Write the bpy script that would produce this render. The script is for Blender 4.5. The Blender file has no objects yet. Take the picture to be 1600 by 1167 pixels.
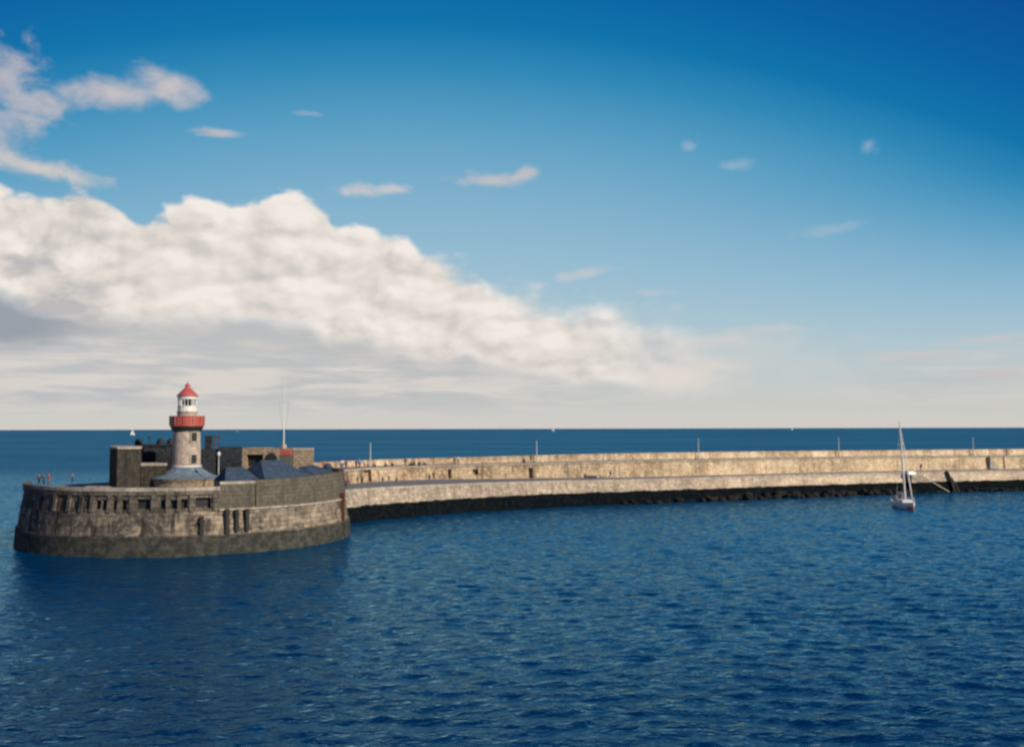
import bpy, bmesh, math, random
import numpy as np
from mathutils import Vector, Matrix

R = math.radians
S = bpy.context.scene
C = S.collection

# ------------------------------------------------------------------ camera
F = 1500.0            # focal length in photo pixels (frame 1600 x 1167)
CAMH = 15.0
PITCH = math.atan(86.0 / F)
cam_d = bpy.data.cameras.new('camera')
cam = bpy.data.objects.new('camera', cam_d)
C.objects.link(cam)
cam_d.sensor_fit = 'HORIZONTAL'
cam_d.sensor_width = 36
cam_d.lens = 36 * F / 1600
cam_d.clip_start = 0.5
cam_d.clip_end = 90000
cam_d.dof.use_dof = True
cam_d.dof.focus_distance = 8.0
cam_d.dof.aperture_fstop = 1.7
cam.location = (0, 0, CAMH)
cam.rotation_euler = (Matrix.Rotation(math.pi / 2 + PITCH, 4, 'X') @ Matrix.Rotation(R(-0.14), 4, 'Z')).to_euler()
S.camera = cam

# ------------------------------------------------------------------ exposure
S.view_settings.view_transform = 'Standard'
S.view_settings.look = 'None'
S.view_settings.gamma = 1.0
S.view_settings.exposure = 0.0
S.cycles.use_denoising = True
S.cycles.max_bounces = 6


def lin(r, g, b):
    f = lambda c: (c / 255 / 12.92) if c / 255 <= 0.04045 else ((c / 255 + 0.055) / 1.055) ** 2.4
    return (f(r), f(g), f(b), 1)


# ------------------------------------------------------------------ node maths
class V:
    nt = None

    def __init__(s, sock): s.s = sock

    @staticmethod
    def op(o, *a, clamp=False):
        n = V.nt.nodes.new('ShaderNodeMath'); n.operation = o; n.use_clamp = clamp
        for i, x in enumerate(a):
            if isinstance(x, V): V.nt.links.new(x.s, n.inputs[i])
            else: n.inputs[i].default_value = x
        return V(n.outputs[0])

    def __add__(s, o): return V.op('ADD', s, o)
    __radd__ = __add__
    def __sub__(s, o): return V.op('SUBTRACT', s, o)
    def __rsub__(s, o): return V.op('SUBTRACT', o, s)
    def __mul__(s, o): return V.op('MULTIPLY', s, o)
    __rmul__ = __mul__
    def __truediv__(s, o): return V.op('DIVIDE', s, o)
    def clamp(s): return V.op('ADD', s, 0.0, clamp=True)
    def smooth(s, a, b, c=0.0, d=1.0):
        n = V.nt.nodes.new('ShaderNodeMapRange'); n.interpolation_type = 'SMOOTHSTEP'
        V.nt.links.new(s.s, n.inputs['Value'])
        n.inputs['From Min'].default_value = a; n.inputs['From Max'].default_value = b
        n.inputs['To Min'].default_value = c; n.inputs['To Max'].default_value = d
        return V(n.outputs[0])


def combine(x, y, z=0.0):
    n = V.nt.nodes.new('ShaderNodeCombineXYZ')
    for i, a in enumerate((x, y, z)):
        if isinstance(a, V): V.nt.links.new(a.s, n.inputs[i])
        else: n.inputs[i].default_value = a
    return n.outputs[0]


def noise(vec, scale, detail=4, rough=0.55, dist=0.0, dim='3D'):
    n = V.nt.nodes.new('ShaderNodeTexNoise'); n.noise_dimensions = dim
    V.nt.links.new(vec, n.inputs['Vector'])
    n.inputs['Scale'].default_value = scale; n.inputs['Detail'].default_value = detail
    n.inputs['Roughness'].default_value = rough; n.inputs['Distortion'].default_value = dist
    return V(n.outputs[0])


def curve(v, pts, lo, hi):
    """piecewise function of v given by (x, y) points; y already 0..1"""
    n = V.nt.nodes.new('ShaderNodeFloatCurve')
    m = V.op('DIVIDE', v - lo, hi - lo, clamp=True)
    V.nt.links.new(m.s, n.inputs['Value'])
    c = n.mapping.curves[0]
    P = [((x - lo) / (hi - lo), y) for x, y in pts]
    c.points[0].location = P[0]; c.points[1].location = P[-1]
    for p in P[1:-1]: c.points.new(*p)
    for p in c.points: p.handle_type = 'VECTOR'
    n.mapping.update()
    return V(n.outputs[0])


def billow(vec, scale, detail=2, rough=0.5):
    """rounded heads: 1 at cell centres, 0 at the creases between them"""
    n = V.nt.nodes.new('ShaderNodeTexVoronoi'); n.feature = 'SMOOTH_F1'; n.voronoi_dimensions = '2D'
    V.nt.links.new(vec, n.inputs['Vector'])
    n.inputs['Scale'].default_value = scale; n.inputs['Smoothness'].default_value = 0.35
    n.inputs['Detail'].default_value = detail; n.inputs['Roughness'].default_value = rough
    return 1.0 - V(n.outputs['Distance'])


def ramp(v, stops):
    n = V.nt.nodes.new('ShaderNodeValToRGB')
    V.nt.links.new(v.s, n.inputs[0])
    e = n.color_ramp.elements
    while len(e) < len(stops): e.new(0.5)
    for i, (p, c) in enumerate(stops): e[i].position = p; e[i].color = c
    return n.outputs[0]


def mix(f, a, b, mode='MIX'):
    n = V.nt.nodes.new('ShaderNodeMix'); n.data_type = 'RGBA'; n.blend_type = mode
    for k, x in ((0, f), (6, a), (7, b)):
        if isinstance(x, V): x = x.s
        if isinstance(x, bpy.types.NodeSocket): V.nt.links.new(x, n.inputs[k])
        else: n.inputs[k].default_value = x
    return n.outputs[2]


# ------------------------------------------------------------------ sky
SUN_AZ, SUN_EL = R(126), R(27)      # azimuth clockwise from +Y (view direction): behind and to the right
sun_dir = Vector((math.sin(SUN_AZ) * math.cos(SUN_EL), math.cos(SUN_AZ) * math.cos(SUN_EL), math.sin(SUN_EL)))


def azel(px, py):
    x, y, z = (px - 800) / F, 1.0, -(py - 583.5) / F
    y2 = y * math.cos(PITCH) - z * math.sin(PITCH); z2 = y * math.sin(PITCH) + z * math.cos(PITCH)
    return math.degrees(math.atan2(x, y2)), math.degrees(math.atan2(z2, math.hypot(x, y2)))


w = bpy.data.worlds.new('World'); S.world = w; w.use_nodes = True
V.nt = w.node_tree
for n in list(V.nt.nodes): V.nt.nodes.remove(n)
out = V.nt.nodes.new('ShaderNodeOutputWorld'); bg = V.nt.nodes.new('ShaderNodeBackground')
V.nt.links.new(bg.outputs[0], out.inputs[0])
tc = V.nt.nodes.new('ShaderNodeTexCoord'); sep = V.nt.nodes.new('ShaderNodeSeparateXYZ')
V.nt.links.new(tc.outputs['Generated'], sep.inputs[0])
dx, dy, dz = (V(sep.outputs[i]) for i in range(3))
AZ = V.op('ARCTAN2', dx, dy) * (180 / math.pi)
EL = V.op('ARCSINE', dz) * (180 / math.pi)
sky = V.nt.nodes.new('ShaderNodeTexSky'); sky.sky_type = 'NISHITA'; sky.sun_disc = False
sky.sun_elevation = SUN_EL; sky.sun_rotation = SUN_AZ
sky.air_density = 1.0; sky.dust_density = 0.6; sky.ozone_density = 3.0
# clear-sky colour: the Nishita sky graded to the deep cyan blue of the film
dAZ = AZ + 5.0
side = V.op('MINIMUM', dAZ * dAZ * 0.0075, 8.5) * EL.smooth(0.5, 14)
t = V.op('DIVIDE', EL + side, 40.0, clamp=True)
grade = ramp(t, [(0.0, lin(209, 205, 198)), (0.045, lin(202, 204, 200)), (0.10, lin(188, 202, 205)),
                 (0.17, lin(170, 197, 209)), (0.26, lin(149, 188, 209)), (0.35, lin(126, 176, 204)),
                 (0.44, lin(92, 160, 196)), (0.52, lin(48, 138, 184)), (0.58, lin(8, 116, 172)),
                 (0.66, lin(0, 97, 162)), (0.80, lin(0, 70, 147)), (1.0, lin(0, 42, 112))])
nish = mix(1.0, sky.outputs[0], (0.1, 0.1, 0.1, 1), 'MULTIPLY')
col = mix(0.03, grade, nish)

SX, SY = 0.075, 0.115


def cpt(px, py):
    a, e = azel(px, py); return a, e


def shape(seed, sx=1.0, sy=1.0):
    return combine(AZ * (SX * sx), EL * (SY * sy), seed)


def under(v, curve_v, soft):      # 1 below the curve
    return (curve_v - v).smooth(-soft, soft)


ELMAX = 30.0


def elcurve(pts):
    P = [cpt(*p) for p in pts]
    return curve(AZ, [(a, e / ELMAX) for a, e in P], -40.0, 40.0) * ELMAX


n_big = noise(shape(3.1), 2.2, 6, 0.60, 0.35)
n_fine = noise(shape(8.7), 7.0, 5, 0.6, 0.2)
n_wisp = noise(shape(5.5, 0.5, 2.6), 5.0, 5, 0.55, 0.4)
wx = (n_big - 0.5) * 0.22
wy = (n_fine - 0.5) * 0.10
bil = billow(combine(AZ * SX + wx, EL * SY * 1.1 + wy, 0.4), 3.6)
bil_up = billow(combine(AZ * SX + wx + 0.035, EL * SY * 1.1 + wy + 0.06, 0.4), 3.6)
puff = (n_big - 0.5) * 3.0 + (bil - 0.52) * 2.6 + (n_fine - 0.5) * 0.9

# low veil of grey stratus bands under the main bank, left and centre
veil_top = elcurve([(-500, 500), (0, 490), (350, 495), (620, 540), (900, 575), (1080, 608), (1250, 600), (1420, 548), (1600, 525), (1900, 520)])
veil = under(EL, veil_top + puff * 0.35, 0.55) * EL.smooth(0.3, 2.2)
band = n_wisp.smooth(0.40, 0.62)
n_tone = noise(shape(1.7, 0.45, 3.2), 2.6, 4, 0.5, 0.3)
veil_w = V.op('ADD', AZ.smooth(14, -6) * 0.92, AZ.smooth(15, 24) * 0.35)
veil_c = mix(band, lin(190, 191, 192), lin(217, 210, 203))
veil_c = mix(n_tone.smooth(0.5, 0.72) * 0.5, veil_c, lin(172, 179, 187))
col = mix(veil * veil_w, col, veil_c)

# dark slate-grey belt directly under the bank at the left
bt = elcurve([(-500, 455), (0, 452), (100, 478), (400, 490), (620, 520), (800, 555), (950, 590), (1100, 612), (1200, 620), (1900, 640)])
bb = elcurve([(-500, 545), (0, 530), (150, 520), (400, 535), (620, 560), (800, 580), (950, 600), (1100, 618), (1200, 622), (1900, 645)])
belt = under(EL, bt + puff * 0.3, 0.7) * (EL - (bb + puff * 0.25)).smooth(-0.7, 0.7)
belt_c = mix(AZ.smooth(-27, -21), lin(150, 156, 166), lin(188, 189, 190))
col = mix(belt * AZ.smooth(-12, 8, 0.9, 0.45), col, belt_c)

# main cumulus bank
top = elcurve([(-500, 285), (-100, 290), (0, 292), (60, 296), (120, 286), (180, 292), (215, 318), (262, 312), (320, 299),
               (372, 308), (410, 303), (440, 292), (478, 285), (505, 300), (522, 338), (575, 345), (632, 358), (660, 388),
               (720, 402), (765, 424), (800, 446), (850, 456), (905, 458), (960, 466), (1015, 482), (1070, 503),
               (1110, 530), (1135, 560), (1150, 610), (1300, 660), (1900, 665)])
bot = elcurve([(-500, 470), (0, 455), (60, 470), (110, 486), (220, 498), (400, 490), (520, 520), (640, 545), (760, 562), (900, 585),
               (1000, 608), (1130, 614), (1300, 664), (1900, 668)])
depth = top + puff * 0.62 - EL
edge_w = AZ.smooth(-10, 10, 0.42, 1.6)
body_t = V.op('DIVIDE', depth, edge_w).smooth(-0.55, 1.25)
body = body_t * (EL - (bot + puff * 0.45)).smooth(-0.55, 0.65) * AZ.smooth(16.5, 4)
lit = noise(combine(AZ * SX + 0.03, EL * SY + 0.055, 3.1), 2.2, 6, 0.60, 0.35)
relief = (n_big - lit) * 5.0
n_m = noise(shape(12.3, 1.0, 1.5), 3.4, 5, 0.6, 0.5)
lgt = (n_m - 0.5) * 0.9 + relief * 0.22 + (bil - bil_up) * 0.55 + (bil - 0.6) * 0.35 + 0.80 + depth.smooth(1.2, 0.1) * 0.15
lgt = lgt - AZ.smooth(-19.5, -26) * (noise(shape(22.0), 3.0, 4, 0.55, 0.6).smooth(0.42, 0.6)) * 0.55
body_c = ramp(lgt.clamp(), [(0.0, lin(188, 186, 186)), (0.35, lin(210, 204, 199)), (0.62, lin(227, 219, 211)), (1.0, lin(243, 235, 227))])
col = mix(body * AZ.smooth(-6, 14, 1.0, 0.86), col, body_c)


# small clouds: centre px, radii px, strength, tint
def small(cx, cy, rx, ry, k, c, seed, tilt=0.0, sx=1.0, sy=1.0, amp=1.7):
    global col
    a0, e0 = azel(cx, cy)
    s = 180 / math.pi / F
    ca, sa = math.cos(R(tilt)), math.sin(R(tilt))
    A, E = AZ - a0, EL - e0
    u = (A * ca + E * sa) / (rx * s); v = (E * ca - A * sa) / (ry * s)
    d = V.op('SQRT', u * u + v * v)
    nn = noise(shape(seed, sx, sy), 6.0, 5, 0.6, 0.5)
    m = (1.0 - d + (nn - 0.5) * amp * 1.25 + (bil - 0.5) * 0.5).smooth(-0.2, 0.9) * k
    col = mix(m, col, c)


cw = lin(205, 196, 196); cl = lin(190, 187, 193)
small(25, 165, 85, 62, 0.80, cl, 31, 70, 1, 1, 2.2)
small(15, 95, 40, 26, 0.5, cl, 32)
small(190, 145, 130, 26, 0.9, cw, 33, 8, 1, 1, 1.0)
small(258, 132, 62, 32, 0.95, cw, 34, -8, 1, 1, 1.1)
small(345, 207, 46, 8, 0.7, cw, 35, 0, .8, 2)
small(485, 177, 26, 5, 0.3, cw, 36)
small(60, 262, 115, 18, 0.9, lin(212, 204, 198), 37, -8)
small(565, 299, 62, 13, 0.7, lin(214, 206, 202), 38, 3)
small(617, 295, 30, 10, 0.7, lin(214, 206, 202), 39)
small(765, 282, 60, 12, 0.75, cw, 40, 0)
small(822, 272, 26, 12, 0.7, cw, 41, 15)
small(735, 268, 22, 9, 0.4, cw, 42)
small(1358, 230, 17, 13, 0.55, lin(170, 190, 210), 43)
small(1145, 260, 34, 10, 0.35, lin(185, 196, 208), 44)
small(1078, 230, 14, 9, 0.35, lin(185, 196, 208), 45)
small(915, 428, 50, 9, 0.55, lin(206, 203, 206), 46, 8)
small(1020, 458, 40, 9, 0.5, lin(206, 203, 206), 47)
small(1295, 360, 70, 12, 0.28, lin(196, 203, 208), 48, 8)
small(1215, 515, 90, 8, 0.4, lin(208, 204, 202), 49)
small(1130, 532, 60, 14, 0.6, lin(216, 209, 203), 50)
small(1390, 558, 120, 11, 0.55, lin(205, 198, 194), 51, 2, .8, 2)
small(1545, 532, 95, 10, 0.5, lin(205, 198, 194), 52, 3, .8, 2)
small(1570, 585, 80, 9, 0.5, lin(205, 194, 190), 53, 2, .8, 2)
small(1150, 560, 190, 60, 0.45, lin(210, 207, 203), 56, 0, 1, 1, 1.0)
small(1060, 580, 95, 40, 0.75, lin(226, 217, 208), 54, 0, 1, 1, 1.3)
V.nt.links.new(col, bg.inputs[0])
bg.inputs[1].default_value = 1.0

sl = bpy.data.lights.new('sun', 'SUN'); sl.energy = 5.0; sl.angle = R(0.5); sl.color = (1.0, 0.86, 0.68)
so = bpy.data.objects.new('sun', sl); C.objects.link(so)
so.rotation_euler = sun_dir.to_track_quat('Z', 'Y').to_euler()


# ------------------------------------------------------------------ object helpers
def tag(o, label, cat, group=None, kind=None):
    o['label'] = label; o['category'] = cat
    if group: o['group'] = group
    if kind: o['kind'] = kind
    return o


def thing(name, label, cat, loc=(0, 0, 0), rotz=0.0, group=None):
    o = bpy.data.objects.new(name, None); C.objects.link(o)
    o.location = loc; o.rotation_euler = (0, 0, rotz); o.empty_display_size = 0.5
    return tag(o, label, cat, group)


def obj(name, bm, m, parent=None, smooth=False):
    me = bpy.data.meshes.new(name)
    bmesh.ops.recalc_face_normals(bm, faces=bm.faces)
    bm.to_mesh(me); bm.free()
    if smooth:
        for p in me.polygons: p.use_smooth = True
    me.materials.append(m)
    o = bpy.data.objects.new(name, me); C.objects.link(o)
    if parent: o.parent = parent
    return o


def copy_tree(root):
    r = root.copy(); C.objects.link(r)
    for ch in list(root.children):
        c = ch.copy(); C.objects.link(c); c.parent = r
        for g in ch.children:
            d = g.copy(); C.objects.link(d); d.parent = c
    return r


def BM():
    bm = bmesh.new(); bm.loops.layers.uv.new('UVMap'); return bm


def add_box(bm, x0, x1, y0, y1, z0, z1, mat=None, bevel=0.0):
    M = mat or Matrix.Identity(4)
    vs = [bm.verts.new(M @ Vector(p)) for p in ((x0, y0, z0), (x1, y0, z0), (x1, y1, z0), (x0, y1, z0),
                                                (x0, y0, z1), (x1, y0, z1), (x1, y1, z1), (x0, y1, z1))]
    uv = bm.loops.layers.uv.active
    P = ((x0, y0, z0), (x1, y0, z0), (x1, y1, z0), (x0, y1, z0), (x0, y0, z1), (x1, y0, z1), (x1, y1, z1), (x0, y1, z1))
    fs = []
    for idx, ax in (((0, 3, 2, 1), 2), ((4, 5, 6, 7), 2), ((0, 1, 5, 4), 1), ((2, 3, 7, 6), 1), ((1, 2, 6, 5), 0), ((3, 0, 4, 7), 0)):
        f = bm.faces.new([vs[i] for i in idx]); fs.append(f)
        for l, i in zip(f.loops, idx):
            p = P[i]
            l[uv].uv = (p[0], p[1]) if ax == 2 else ((p[0], p[2]) if ax == 1 else (p[1], p[2]))
    if bevel:
        es = list({e for f in fs for e in f.edges})
        bmesh.ops.bevel(bm, geom=es, offset=bevel, segments=2, affect='EDGES', profile=0.7)


def add_lathe(bm, prof, seg=32, c=(0, 0), a0=0.0, a1=2 * math.pi, M=None, cap=True):
    """prof: (r, z) from bottom to top"""
    uv = bm.loops.layers.uv.active
    full = abs(a1 - a0 - 2 * math.pi) < 1e-6
    n = seg if full else seg + 1
    rings = []
    for r, z in prof:
        ring = []
        for i in range(n):
            a = a0 + (a1 - a0) * i / seg
            p = Vector((c[0] + r * math.sin(a), c[1] - r * math.cos(a), z))
            ring.append(bm.verts.new(M @ p if M else p))
        rings.append(ring)
    s = 0.0
    for k in range(len(prof) - 1):
        ds = math.hypot(prof[k + 1][0] - prof[k][0], prof[k + 1][1] - prof[k][1])
        for i in range(seg):
            j = (i + 1) % n
            f = bm.faces.new((rings[k][i], rings[k][j], rings[k + 1][j], rings[k + 1][i]))
            r = max(prof[k][0], prof[k + 1][0])
            us = [r * (a1 - a0) * (i + q) / seg for q in (0, 1, 1, 0)]
            for l, u, v in zip(f.loops, us, (s, s, s + ds, s + ds)): l[uv].uv = (u, v)
        s += ds
    if cap and full:
        if prof[-1][0] > 1e-4: bm.faces.new(rings[-1])
        if prof[0][0] > 1e-4: bm.faces.new(rings[0][::-1])


def add_tube(bm, pts, rad, seg=8):
    pts = [Vector(p) for p in pts]
    if not hasattr(rad, '__len__'): rad = [rad] * len(pts)
    rings = []
    for i, p in enumerate(pts):
        d = (pts[min(i + 1, len(pts) - 1)] - pts[max(i - 1, 0)]).normalized()
        q = d.to_track_quat('Z', 'Y')
        rings.append([bm.verts.new(p + q @ Vector((rad[i] * math.cos(2 * math.pi * k / seg), rad[i] * math.sin(2 * math.pi * k / seg), 0))) for k in range(seg)])
    for a, b in zip(rings, rings[1:]):
        for k in range(seg): bm.faces.new((a[k], a[(k + 1) % seg], b[(k + 1) % seg], b[k]))
    bm.faces.new(rings[0][::-1]); bm.faces.new(rings[-1])


def relief_wall(bm, P, ub, vb, dep, umetre=1.0):
    """grid wall with stepped recesses. P(u, v, d) -> point at depth d inwards; dep[i][j] depth of a cell"""
    uv = bm.loops.layers.uv.active

    def quad(pts, uvs):
        f = bm.faces.new([bm.verts.new(P(*p)) for p in pts])
        for l, q in zip(f.loops, uvs): l[uv].uv = q
    nu, nv = len(ub) - 1, len(vb) - 1
    for i in range(nu):
        for j in range(nv):
            d = dep(i, j); u0, u1, v0, v1 = ub[i], ub[i + 1], vb[j], vb[j + 1]
            quad(((u0, v0, d), (u1, v0, d), (u1, v1, d), (u0, v1, d)),
                 ((u0 * umetre, v0), (u1 * umetre, v0), (u1 * umetre, v1), (u0 * umetre, v1)))
            if i + 1 < nu:
                e = dep(i + 1, j)
                if abs(e - d) > 1e-6:
                    quad(((u1, v0, d), (u1, v0, e), (u1, v1, e), (u1, v1, d)), ((0, v0), (e - d, v0), (e - d, v1), (0, v1)))
            if j + 1 < nv:
                e = dep(i, j + 1)
                if abs(e - d) > 1e-6:
                    quad(((u0, v1, d), (u1, v1, d), (u1, v1, e), (u0, v1, e)), ((u0 * umetre, 0), (u1 * umetre, 0), (u1 * umetre, e - d), (u0 * umetre, e - d)))


# ------------------------------------------------------------------ materials
def new_mat(name):
    m = bpy.data.materials.new(name); m.use_nodes = True
    V.nt = m.node_tree
    b = m.node_tree.nodes['Principled BSDF']
    return m, b


def coords(kind):
    n = V.nt.nodes.new('ShaderNodeTexCoord'); return n.outputs[kind]


def bump(b, h, strength, dist):
    n = V.nt.nodes.new('ShaderNodeBump'); n.inputs['Strength'].default_value = strength; n.inputs['Distance'].default_value = dist
    V.nt.links.new(h.s if isinstance(h, V) else h, n.inputs['Height'])
    V.nt.links.new(n.outputs[0], b.inputs['Normal'])


def paint(name, c, rough=0.5, metal=0.0, var=0.25, scale=3.0):
    m, b = new_mat(name)
    nz = noise(coords('Object'), scale, 4, 0.6)
    V.nt.links.new(mix(nz.smooth(0.35, 0.7), tuple(x * (1 - var) for x in c[:3]) + (1,), c), b.inputs['Base Color'])
    b.inputs['Roughness'].default_value = rough; b.inputs['Metallic'].default_value = metal
    return m


def masonry(name, c1, c2, mortar, bw=1.3, bh=0.55, streak=0.5, streak_c=(0.05, 0.045, 0.04, 1), patch=None, weed=None, wz=2.4, fade=None, blot=0.0, soft_weed=0.12, wamp=0.7):
    m, b = new_mat(name)
    uvn = coords('UV'); ob = coords('Object')
    sp = V.nt.nodes.new('ShaderNodeSeparateXYZ'); V.nt.links.new(uvn, sp.inputs[0])
    u, v = V(sp.outputs[0]), V(sp.outputs[1])
    br = V.nt.nodes.new('ShaderNodeTexBrick')
    V.nt.links.new(uvn, br.inputs['Vector'])
    br.inputs['Color1'].default_value = c1; br.inputs['Color2'].default_value = c2; br.inputs['Mortar'].default_value = mortar
    br.inputs['Scale'].default_value = 1.0; br.inputs['Mortar Size'].default_value = 0.045; br.inputs['Mortar Smooth'].default_value = 0.3
    br.inputs['Brick Width'].default_value = bw; br.inputs['Row Height'].default_value = bh; br.inputs['Bias'].default_value = 0.0
    c = br.outputs['Color']
    # broad patches of weathering; fade adds stain and painted shade towards one end
    n1 = noise(ob, 0.16, 5, 0.6)
    pk = n1.smooth(0.42, 0.66) * 0.7
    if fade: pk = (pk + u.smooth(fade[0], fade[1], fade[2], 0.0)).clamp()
    c = mix(pk, c, patch or tuple(x * 0.6 for x in c1[:3]) + (1,))
    n0 = noise(ob, 1.6, 5, 0.65)
    c = mix(n0.smooth(0.45, 0.72) * 0.45, c, tuple(x * 1.5 for x in c2[:3]) + (1,))
    c = mix(n0.smooth(0.5, 0.28) * 0.5, c, tuple(x * 0.4 for x in c1[:3]) + (1,))
    if blot:
        nb_ = noise(combine(u * 1.0, v * 1.3, 6.0), 0.42, 5, 0.65, 0.4)
        c = mix(nb_.smooth(0.53, 0.64) * blot, c, (0.035, 0.034, 0.034, 1))
        c = mix(nb_.smooth(0.42, 0.32) * blot * 0.6, c, tuple(x * 1.35 for x in c2[:3]) + (1,))
    # vertical run-off streaks
    sn = noise(combine(u * 1.0, v * 0.16, 2.0), 0.9, 5, 0.62)
    sk = sn.smooth(0.50, 0.68) * streak
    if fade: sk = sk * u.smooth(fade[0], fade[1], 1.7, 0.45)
    c = mix(sk.clamp(), c, streak_c)
    rn = noise(combine(u * 1.0, v * 0.25, 9.0), 0.35, 4, 0.6)
    c = mix(rn.smooth(0.62, 0.72) * 0.35 * min(1, streak * 1.5), c, (0.20, 0.09, 0.04, 1))
    rough = V.op('ADD', 0.85, 0.0)
    if weed:
        so_ = V.nt.nodes.new('ShaderNodeSeparateXYZ'); V.nt.links.new(ob, so_.inputs[0])
        z = V(so_.outputs[2])
        wn = noise(ob, 0.5, 5, 0.6)
        k = (wz + (wn - 0.5) * wamp - z).smooth(-soft_weed, soft_weed)
        wc = noise(ob, 1.3, 5, 0.65)
        wcol = mix(wc.smooth(0.38, 0.66), weed[0], weed[1])
        c = mix(k, c, wcol)
    V.nt.links.new(c, b.inputs['Base Color'])
    b.inputs['Roughness'].default_value = 0.9; b.inputs['Specular IOR Level'].default_value = 0.02
    h = V(br.outputs['Fac']) * -0.6 + n0
    bump(b, h, 0.6, 0.06)
    return m


WEED = ((0.003, 0.005, 0.008, 1), (0.008, 0.011, 0.012, 1))
MAT = {}
MAT['quay'] = masonry('quay_granite', (0.52, 0.42, 0.31, 1), (0.66, 0.555, 0.42, 1), (0.32, 0.155, 0.11, 1), 1.5, 0.6, 0.4,
                      (0.15, 0.11, 0.08, 1), (0.26, 0.215, 0.175, 1), WEED, 2.55, fade=(40, 140, 0.75), blot=0.2)
MAT['backwall'] = masonry('promenade_wall_granite', (0.56, 0.45, 0.30, 1), (0.68, 0.565, 0.39, 1), (0.34, 0.145, 0.10, 1), 1.4, 0.55, 0.5,
                          (0.10, 0.075, 0.055, 1), (0.25, 0.18, 0.12, 1), fade=(40, 130, 0.45), blot=0.2)
MAT['parapet'] = masonry('parapet_granite', (0.42, 0.29, 0.18, 1), (0.72, 0.60, 0.43, 1), (0.36, 0.14, 0.10, 1), 2.2, 1.5, 0.45,
                         (0.13, 0.09, 0.07, 1), (0.38, 0.28, 0.19, 1), fade=(40, 130, 0.45), blot=0.35)
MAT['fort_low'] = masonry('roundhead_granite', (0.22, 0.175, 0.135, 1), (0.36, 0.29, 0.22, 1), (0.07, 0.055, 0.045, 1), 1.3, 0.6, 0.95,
                          (0.03, 0.028, 0.028, 1), (0.075, 0.070, 0.063, 1), ((0.034, 0.036, 0.033, 1), (0.078, 0.077, 0.066, 1)), 2.35, wamp=0.3, soft_weed=0.15, fade=(40, 85, 0.85), blot=0.75)  # fade puts the lighting gradient, dark at the left, into the stone
MAT['fort_left'] = masonry('stained_shaded_battery_granite', (0.10, 0.088, 0.075, 1), (0.19, 0.16, 0.13, 1), (0.04, 0.036, 0.032, 1), 1.1, 0.5, 1.0,
                         (0.02, 0.021, 0.024, 1), (0.065, 0.06, 0.052, 1), fade=(-25, 14, 0.6), blot=0.6)  # real stains, plus left-side shade painted in by fade
MAT['fort_up'] = masonry('battery_granite', (0.105, 0.093, 0.076, 1), (0.135, 0.12, 0.096, 1), (0.07, 0.062, 0.052, 1), 1.1, 0.5, 0.5,
                         (0.045, 0.042, 0.04, 1), (0.085, 0.077, 0.062, 1))
MAT['coping'] = masonry('pale_coping_stone', (0.36, 0.315, 0.26, 1), (0.44, 0.385, 0.32, 1), (0.15, 0.13, 0.11, 1), 1.8, 2.0, 0.5,
                        (0.14, 0.12, 0.10, 1), (0.28, 0.24, 0.20, 1))
MAT['coping_left'] = masonry('stained_shaded_coping_stone', (0.36, 0.315, 0.26, 1), (0.44, 0.385, 0.32, 1), (0.15, 0.13, 0.11, 1), 1.8, 2.0, 0.7,
                        (0.10, 0.09, 0.08, 1), (0.08, 0.078, 0.07, 1), fade=(4, 26, 0.9))  # dim left end of the coping is shade painted by fade, over streaks
MAT['dark'] = masonry('shade_darkened_stone', (0.04, 0.048, 0.06, 1), (0.055, 0.062, 0.07, 1), (0.008, 0.008, 0.009, 1), 0.9, 0.4, 0.5,
                      (0.006, 0.007, 0.009, 1), (0.020, 0.019, 0.017, 1))  # shadow side of the battery walls put into a dark stone colour
MAT['block'] = masonry('mossy_grey_stone', (0.045, 0.043, 0.038, 1), (0.075, 0.068, 0.058, 1), (0.022, 0.021, 0.02, 1), 0.9, 0.4, 0.7,
                      (0.02, 0.022, 0.024, 1), (0.05, 0.045, 0.038, 1))
MAT['tan'] = masonry('tan_stone', (0.31, 0.24, 0.17, 1), (0.40, 0.32, 0.23, 1), (0.12, 0.095, 0.07, 1), 0.9, 0.42, 0.5,
                     (0.08, 0.065, 0.05, 1), (0.20, 0.155, 0.11, 1))
MAT['tower'] = masonry('tower_granite', (0.38, 0.32, 0.27, 1), (0.45, 0.38, 0.32, 1), (0.26, 0.22, 0.18, 1), 0.85, 0.38, 0.3,
                       (0.17, 0.13, 0.11, 1), (0.34, 0.285, 0.24, 1))
MAT['slate'] = masonry('blue_slate', (0.048, 0.075, 0.12, 1), (0.07, 0.10, 0.15, 1), (0.03, 0.048, 0.08, 1), 0.4, 0.28, 0.3,
                       (0.04, 0.06, 0.09, 1), (0.05, 0.085, 0.13, 1))
MAT['lead'] = masonry('weathered_lead_roof', (0.13, 0.19, 0.25, 1), (0.16, 0.22, 0.29, 1), (0.09, 0.13, 0.18, 1), 1.2, 3.0, 0.35,
                      (0.20, 0.21, 0.22, 1), (0.12, 0.15, 0.18, 1))
MAT['deck'] = paint('worn_concrete', (0.19, 0.195, 0.205, 1), 0.9, 0, 0.3, 0.4)
MAT['hole'] = paint('dark_opening', (0.012, 0.014, 0.018, 1), 0.7)
MAT['timber'] = paint('tarred_timber', (0.022, 0.02, 0.018, 1), 0.8)
MAT['rust'] = paint('rusted_iron', (0.10, 0.035, 0.02, 1), 0.8)
MAT['red'] = paint('red_paint', (0.44, 0.085, 0.065, 1), 0.4, 0, 0.2)
MAT['redroof'] = paint('faded_red_paint', (0.46, 0.10, 0.095, 1), 0.45, 0, 0.15)
MAT['white'] = paint('white_paint', (0.72, 0.70, 0.66, 1), 0.45, 0, 0.12)
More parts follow.
